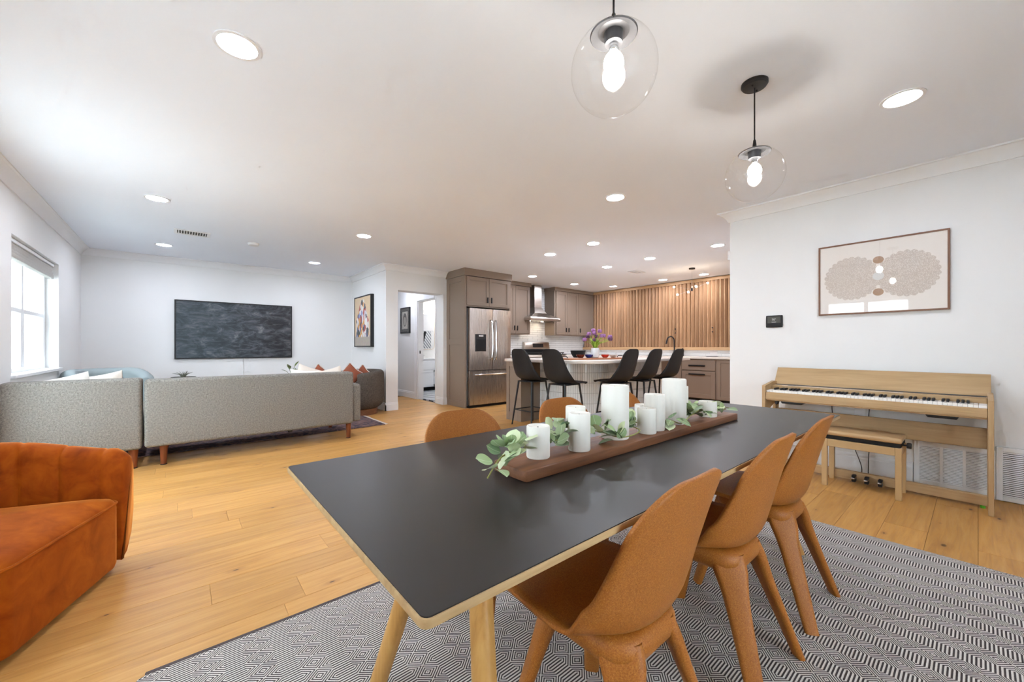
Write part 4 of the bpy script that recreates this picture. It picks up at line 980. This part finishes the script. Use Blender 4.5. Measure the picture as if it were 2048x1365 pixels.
GL = [(.66, .80, .035, 14), (.615, .785, .005, 8), (.735, .85, .03, 5), (.865, .825, .025, 12), (.93, .875, .05, 6), (1.06, .81, .03, 10), (1.10, .765, .012, 6), (1.255, .835, .03, 12), (1.50, .79, .012, 5), (1.695, .80, .025, 12), (1.76, .785, .02, 7), (1.80, .86, .035, 6), (1.94, .80, .02, 7), (1.965, .780, .005, 4)]
for gx, gy, gz, nn in GL:
    for i in range(nn):
        a = R_.uniform(0, 2 * PI); rr = R_.uniform(.0, .028)
        p = (gx + rr * math.cos(a) - ox, gy + rr * math.sin(a) * .8 - oy, gz + R_.uniform(.0, .03) + .731 + .002 - oz + .006)
        obj('leaf', R_.choice(lm), 'leaf', ga, loc=p, rot=(rad(R_.uniform(-15, 65)), rad(R_.uniform(-35, 35)), a - PI / 2 + R_.uniform(-.5, .5)))
for i in range(14):
    m = MB(); x = 1.95 + R_.uniform(-.02, .02); y = .85 + R_.uniform(-.02, .02); m.tube(smoothpath([(x - ox, y - oy, .0), (x + R_.uniform(0, .05) - ox, y - oy, R_.uniform(.02, .05)), (x + R_.uniform(.04, .13) - ox, y + R_.uniform(-.05, .03) - oy, R_.uniform(.01, .05))], 3), .0012, 4); m.build('twig', 'twig', ga)
# pendants
def pendant(x, y, lb):
    t = thing('globe_pendant', lb, 'pendant lamp', (x, y, H)); zc = -.480; r = .137
    m = MB(); m.lathe([(.062, 0), (.062, -.012), (.055, -.022), (.012, -.026)], 32); m.build('canopy', 'black_metal', t)
    for sx in (-.03, .03): m = MB(); m.sphere((sx, 0, -.027), .005, 8, 6); m.build('screw', 'black_metal', t)
    m = MB(); m.tube([(0, 0, -.02), (0, 0, zc + r + .01)], .0035, 8); m.build('cord', 'black_metal', t)
    m = MB(); m.lathe([(.006, zc + r + .045), (.010, zc + r + .012), (.010, zc + r)], 12); m.build('cord_grip', 'black_metal', t)
    m = MB(); cp = [(r * 1.012 * math.sin(rad(a)), zc + r * 1.012 * math.cos(rad(a))) for a in (3, 10, 18, 26, 33)]; m.lathe([(.002, zc + r * 1.03)] + cp + [(cp[-1][0] - .003, cp[-1][1] - .004), (.05, zc + r * .90), (.03, zc + r * .88), (.028, zc + r * .62), (.002, zc + r * .60)], 32); m.build('cap', 'grey_metal', t)
    m = MB(); m.lathe([(.015, zc + r * .60), (.015, zc + r * .47), (.013, zc + r * .45)], 16); sk = m.build('socket', 'chrome', t)
    m = MB(); m.sphere((0, 0, zc + .02), .032, 20, 14, (1, 1, 1.25)); m.build('bulb', 'bulb', sk)
    gp = [(r * math.sin(rad(a)), zc + r * math.cos(rad(a))) for a in range(20, 181, 8)]
    m = MB(); m.lathe(gp, 48, cap0=False); m.build('globe', 'globe_glass', t, 80)
pendant(1.073, .762, 'clear glass globe pendant hanging nearest, at the top of the picture'); pendant(2.289, .752, 'clear glass globe pendant with visible ceiling canopy, nearer the piano wall')
# recessed lamps
RL = [(.196, 2.18, 'recessed ceiling lamp nearest the camera, above the orange armchair'), (-.173, 4.90, 'recessed ceiling lamp above the left sofa, near the window wall'), (1.73, 4.90, 'recessed ceiling lamp above the right end of the long sofa'), (1.662, 6.98, 'small recessed lamp near the ceiling corner above the tower painting'), (-.18, 7.06, 'recessed lamp right below the ceiling vent, near the television wall'),
      (3.054, 2.15, 'recessed ceiling lamp left below the nearer pendant, mid ceiling'), (3.053, .27, 'recessed ceiling lamp above the piano wall at far right'), (4.18, 3.29, 'recessed lamp above the island corner, right of the taupe fridge cabinet'), (4.18, 4.09, 'recessed lamp over the island end nearest the refrigerator'), (5.547, 2.27, 'recessed lamp beside the end of the white piano wall'), (5.557, 3.28, 'recessed lamp over the long side of the island, near the kitchen vent'),
      (5.22, 5.58, 'recessed lamp in front of the range hood'), (5.58, 4.10, 'recessed lamp over the middle of the island'), (6.56, 5.68, 'recessed lamp in front of the three door wall cabinet'), (7.47, 5.32, 'recessed lamp where the wall cabinet meets the wooden slats'), (7.53, 4.15, 'recessed lamp in front of the middle of the wooden slats'), (7.556, 3.34, 'recessed lamp in front of the right end of the wooden slats')]
RL.append((3.2, 7.5, 'unseen recessed lamp added to brighten the hallway, behind the door header')); RL.append((4.6, 7.7, 'recessed lamp on the bathroom ceiling, hidden behind the hall wall'))  # the hallway lamp is out of view, added to brighten the hall
lmesh = {}
for i, (x, y, lb) in enumerate(RL):
    t = thing('recessed_lamp', lb, 'ceiling lamp', (x, y, H), 0, 'recessed ceiling lamps')
    if not lmesh:
        r = .078
        m = MB(); m.lathe([(r + .016, -.0005), (r + .015, -.005), (r, -.006), (r - .003, -.003), (r - .004, -.0005)], 40, cap0=False, cap1=False); lmesh['ring'] = m.mesh('trim_ring', 40)
        m = MB(); m.lathe([(r - .004, -.002), (r * .6, -.0035), (.001, -.004)], 40, cap0=False); lmesh['lens'] = m.mesh('lens', 40)
    obj('trim_ring', lmesh['ring'], 'trim_white', t); obj('lens', lmesh['lens'], 'lamp_lens', t)
sm_ = MB(); sm_.lathe([(.065, 0), (.065, -.018), (.058, -.03), (.02, -.034)], 32, (.731, 6.193, H)); tag(sm_.build('smoke_detector', 'white_plastic'), 'round white smoke detector on the living room ceiling', 'smoke detector')
def vent(x, y, w, d, lb):
    t = thing('ceiling_vent', lb, 'vent', (x, y, H)); m = MB()
    m.span(-w / 2, w / 2, -d / 2, -d / 2 + .03, -.010, 0, .002); m.span(-w / 2, w / 2, d / 2 - .03, d / 2, -.010, 0, .002); m.span(-w / 2, -w / 2 + .03, -d / 2 + .03, d / 2 - .03, -.010, 0, .002); m.span(w / 2 - .03, w / 2, -d / 2 + .03, d / 2 - .03, -.010, 0, .002); m.build('frame', 'trim_white', t)
    MB().span(-w / 2 + .03, w / 2 - .03, -d / 2 + .03, d / 2 - .03, -.002, -.0005).build('backing', 'mat_grey', t, smooth=0)
    n = 11; sl_ = MB().box((0, 0, 0), (.004, d - .06, .014), 0, 1, Matrix.Rotation(rad(35), 4, 'Y')).mesh('vane', 0)
    for i in range(n): obj('vane', sl_, 'trim_white', t, loc=(-w / 2 + .045 + i * (w - .09) / (n - 1), 0, -.007))
vent(.10, 6.10, .34, .24, 'white ceiling vent with louvres in the living room'); vent(6.36, 4.02, .30, .18, 'small flat ceiling vent in the kitchen')
sn = MB().span(XP + .05, XP + .10, YPE, YPE + .045, 1.97, 2.07, .01, 2).build('motion_sensor', 'white_plastic'); tag(sn, 'small white motion sensor on the end of the piano wall', 'sensor')
# ================================================================== PIANO WALL
framed('lace_artwork', 'wide brown framed print of two lacy round shapes above the piano', 'picture', (XP - .001, .52, 1.637), rad(-90), .775, .597, .028, .012, 'art_frame_brown', 'lace_print', True)
th = thing('thermostat', 'black wall thermostat reading 70 degrees beside the framed print', 'thermostat', (XP, 1.251, 1.306), rad(-90))
MB().span(-.068, .068, -.02, 0, -.057, .057, .006, 2).build('housing', 'black_plastic', th); MB().span(-.054, .054, -.021, -.0195, -.016, .046).build('screen', 'mat_grey', th, smooth=0)
def text(s, size, mat, parent, loc, rot):
    cu = bpy.data.curves.new('writing', 'FONT'); cu.body = s; cu.size = size; cu.extrude = .0003; cu.align_x = 'CENTER'
    to = bpy.data.objects.new('tmp', cu); COL.objects.link(to); bpy.context.view_layer.update()
    me = bpy.data.meshes.new_from_object(to.evaluated_get(bpy.context.evaluated_depsgraph_get())); bpy.data.objects.remove(to); me.materials.clear()
    return obj('writing', me, mat, parent, loc=loc, rot=rot)
text('70\u00b0', .026, 'white_plastic', th, (0, -.0215, .008), (rad(90), 0, 0)); MB().span(-.018, .018, -.0218, -.021, -.008, -.004).build('dial_mark', 'white_plastic', th, smooth=0)
# grilles
def grille(y_hi, y_lo, z0, z1, cols, lb):
    t = thing('return_air_grille', lb, 'grille', (XP, y_hi, z0), rad(-90)); w = y_hi - y_lo; h = z1 - z0; f = .03
    MB().span(0, w, -.004, 0, 0, h).build('backing', 'dark_gap', t, smooth=0)
    MB().span(0, f, -.018, -.004, 0, h, .002).build('frame_side', 'trim_white', t); MB().span(w - f, w, -.018, -.004, 0, h, .002).build('frame_side', 'trim_white', t); MB().span(f, w - f, -.018, -.004, 0, f, .002).build('frame_rail', 'trim_white', t); MB().span(f, w - f, -.018, -.004, h - f, h, .002).build('frame_rail', 'trim_white', t)
    cw = (w - 2 * f) / cols
    for i in range(1, cols): MB().span(f + cw * i - .008, f + cw * i + .008, -.017, -.004, f, h - f, .001).build('mullion', 'trim_white', t)
    n = 24; pit = (h - 2 * f) / n
    for c in range(cols):
        a, b = f + cw * c + (.008 if c else 0), f + cw * (c + 1) - (.008 if c < cols - 1 else 0)
        sl_ = MB().box((0, 0, 0), (b - a, .002, .0088), 0, 1, Matrix.Rotation(rad(-30), 4, 'X')).mesh('louvre', 0)
        for i in range(n): obj('louvre', sl_, 'trim_white', t, loc=((a + b) / 2, -.011, f + pit * (i + .5)))
grille(.319, -.078, .02, .345, 3, 'white louvred return air grille behind the piano legs'); grille(-.080, -.56, .005, .372, 1, 'white louvred return air grille at the right edge beside the piano')
# digital piano, built along +x local (left end first), front towards -y
pn = thing('digital_piano', 'light oak digital piano with its lid open against the wall', 'piano', (XP, 1.215, 0), rad(-90))
PLN = 1.28
def yb(x): return x - XP       # world x -> local y (negative towards the room)
for a, b in ((0, .025), (PLN - .025, PLN)):
    m = MB(); m.prism([(yb(3.872), 0), (yb(3.93), 0), (yb(3.93), .50), (yb(4.10), .55), (yb(4.27), .55), (yb(4.27), .745), (yb(4.12), .757), (yb(3.872), .727)], a, b, .003, 'x'); m.build('side_panel', 'piano_oak_z', pn, 20)
    m = MB(); m.prism([(yb(4.13), 0), (yb(4.20), 0), (yb(4.24), .55), (yb(4.15), .55)], a, b, .002, 'x'); m.build('rear_leg', 'piano_oak_z', pn, 20)
def pbox(n_, x0, x1, wx0, wx1, z0, z1, mat, bev=.002): o = MB().span(x0, x1, yb(wx0), yb(wx1), z0, z1, bev).build(n_, mat, pn); return o
def oak_x(n_, *a, **k): return pbox(n_, *a, 'piano_oak_x', **k)
wood('piano_oak_x', ('a48860', 'b7986e', 'c3a57d'), 'x', .5, bump=.03, rv=.06)
ks = oak_x('key_slip', .026, PLN - .026, 3.88, 3.90, .612, .672); oak_x('key_bed', .026, PLN - .026, 3.90, 4.26, .600, .640)
mk = MB().span(1.135, 1.20, yb(3.8795), yb(3.8805), .640, .647).build('maker_mark', 'bench_wood', ks, smooth=0)
oak_x('control_panel', .026, PLN - .026, 4.045, 4.145, .64, .722); pbox('fallboard_gap', .026, PLN - .026, 4.145, 4.19, .64, .715, 'dark_gap')
m = MB(); m.prism([(yb(4.165), .728), (yb(4.183), .724), (yb(4.285), .868), (yb(4.268), .873)], .008, PLN - .008, .002, 'x'); m.build('lid', 'piano_oak_x', pn, 20)
pbox('lid_hinge', .03, PLN - .03, 4.15, 4.175, .716, .728, 'grey_metal'); pbox('display_strip', .10, .86, 4.055, 4.06, .7225, .7245, 'white_key', 0); pbox('power_button', .14, .19, 4.07, 4.09, .7225, .725, 'black_plastic', 0)
pbox('key_block', .026, .05, 3.902, 4.045, .645, .688, 'white_plastic'); pbox('key_block', PLN - .062, PLN - .026, 3.902, 4.045, .645, .688, 'white_plastic')
K0, K1 = .051, PLN - .063; kw = (K1 - K0) / 52
wk = MB().span(-kw / 2 + .0005, kw / 2 - .0005, yb(3.903), yb(4.045), .66, .690, .0012).mesh('white_key'); bk = MB().prism([(yb(3.955), .69), (yb(4.045), .69), (yb(4.045), .706), (yb(3.956), .706)], -.0062, .0062, .0008, 'x').mesh('black_key')
for i in range(52):
    obj('white_key', wk, 'white_key', pn, loc=(K0 + kw * (i + .5), 0, 0))
    if (i % 7) in (0, 2, 3, 5, 6) and i < 51: obj('black_key', bk, 'black_plastic', pn, loc=(K0 + kw * (i + 1), 0, 0))
for a in (.13, .98): m = MB(); m.prism([(a, .600), (a + .155, .600), (a + .145, .582), (a + .012, .582)], yb(3.90), yb(4.05), .002, 'y'); m.build('speaker_box', 'black_plastic', pn)
pbox('headphone_hook', .085, .105, 3.92, 3.96, .57, .60, 'black_plastic')
oak_x('lower_panel', .025, PLN - .025, 4.195, 4.215, .365, .505); oak_x('pedal_rail', .025, PLN - .025, 4.03, 4.07, .018, .082)
for yy in (.623, .548, .472):
    m = MB(); m.prism(rrect(.026, .085, .012, 4), .045, .053, .002); o = m.build('pedal', 'chrome', pn); o.location = (1.215 - yy, yb(3.985), 0)
    MB().span(-.012, .012, .0, .045, .015, .066, .003).build('pedal_housing', 'black_plastic', o)
m = MB(); m.lathe([(.012, 0), (.012, .018)], 14, (PLN - .045, yb(4.04), 0)); m.build('level_foot', 'green_plastic', pn)
def cable(pts, lb): m = MB(); m.tube(smoothpath(pts, 8), .003, 6); tag(m.build('power_cable', 'black_plastic'), lb, 'cable', 'cables behind the piano')
cable([(4.30, .815, .60), (4.312, .80, .42), (4.315, .70, .30), (4.30, .66, .20), (4.16, .60, .10), (4.12, .60, .012)], 'thin black cable hanging left behind the piano bench')
cable([(4.30, .57, .60), (4.312, .58, .42), (4.315, .56, .30), (4.30, .575, .20), (4.16, .56, .09), (4.12, .555, .012)], 'thicker black cable hanging right behind the piano bench')
op = MB().span(XP - .006, XP, .60, .67, .49, .60, .002).build('outlet_plate', 'white_plastic'); tag(op, 'white outlet plate on the wall below the piano keyboard', 'outlet')
# bench
be = thing('piano_bench', 'light wood piano bench with beige padded seat', 'bench', (3.78, .78, 0), rad(-90))
BL, BD = .443, .27
for x in (0, BL - .034):
    for y in (0, BD - .034): MB().span(x, x + .034, y, y + .034, 0, .362, .002).build('leg', 'bench_wood', be)
for y in (.004, BD - .026): MB().span(.034, BL - .034, y, y + .022, .305, .360, .002).build('apron', 'bench_wood', be)
for x in (.004, BL - .026): MB().span(x, x + .022, .034, BD - .034, .305, .360, .002).build('apron', 'bench_wood', be)
MB().span(.006, BL - .006, .006, BD - .006, .362, .391, .002).build('lift_mechanism', 'dark_gap', be)
m = MB(); m.prism([(x + BL / 2, y + BD / 2) for x, y in rrect(BL - .0, BD + .005, .02, 4)], .390, .425, .012); m.build('cushion', 'bench_leather', be, 50)
for s in (1,): m = MB(); m.tube([(BL - .01, .10, .372), (BL + .025, .10, .372)], .006, 8); k_ = m.build('knob_axle', 'black_plastic', be); m = MB(); m.lathe([(.018, 0), (.020, .006), (.020, .020), (.018, .024)], 18); o = m.build('height_knob', 'black_plastic', be); o.location = (BL + .016, .10, .372); o.rotation_euler = (0, rad(90), 0)
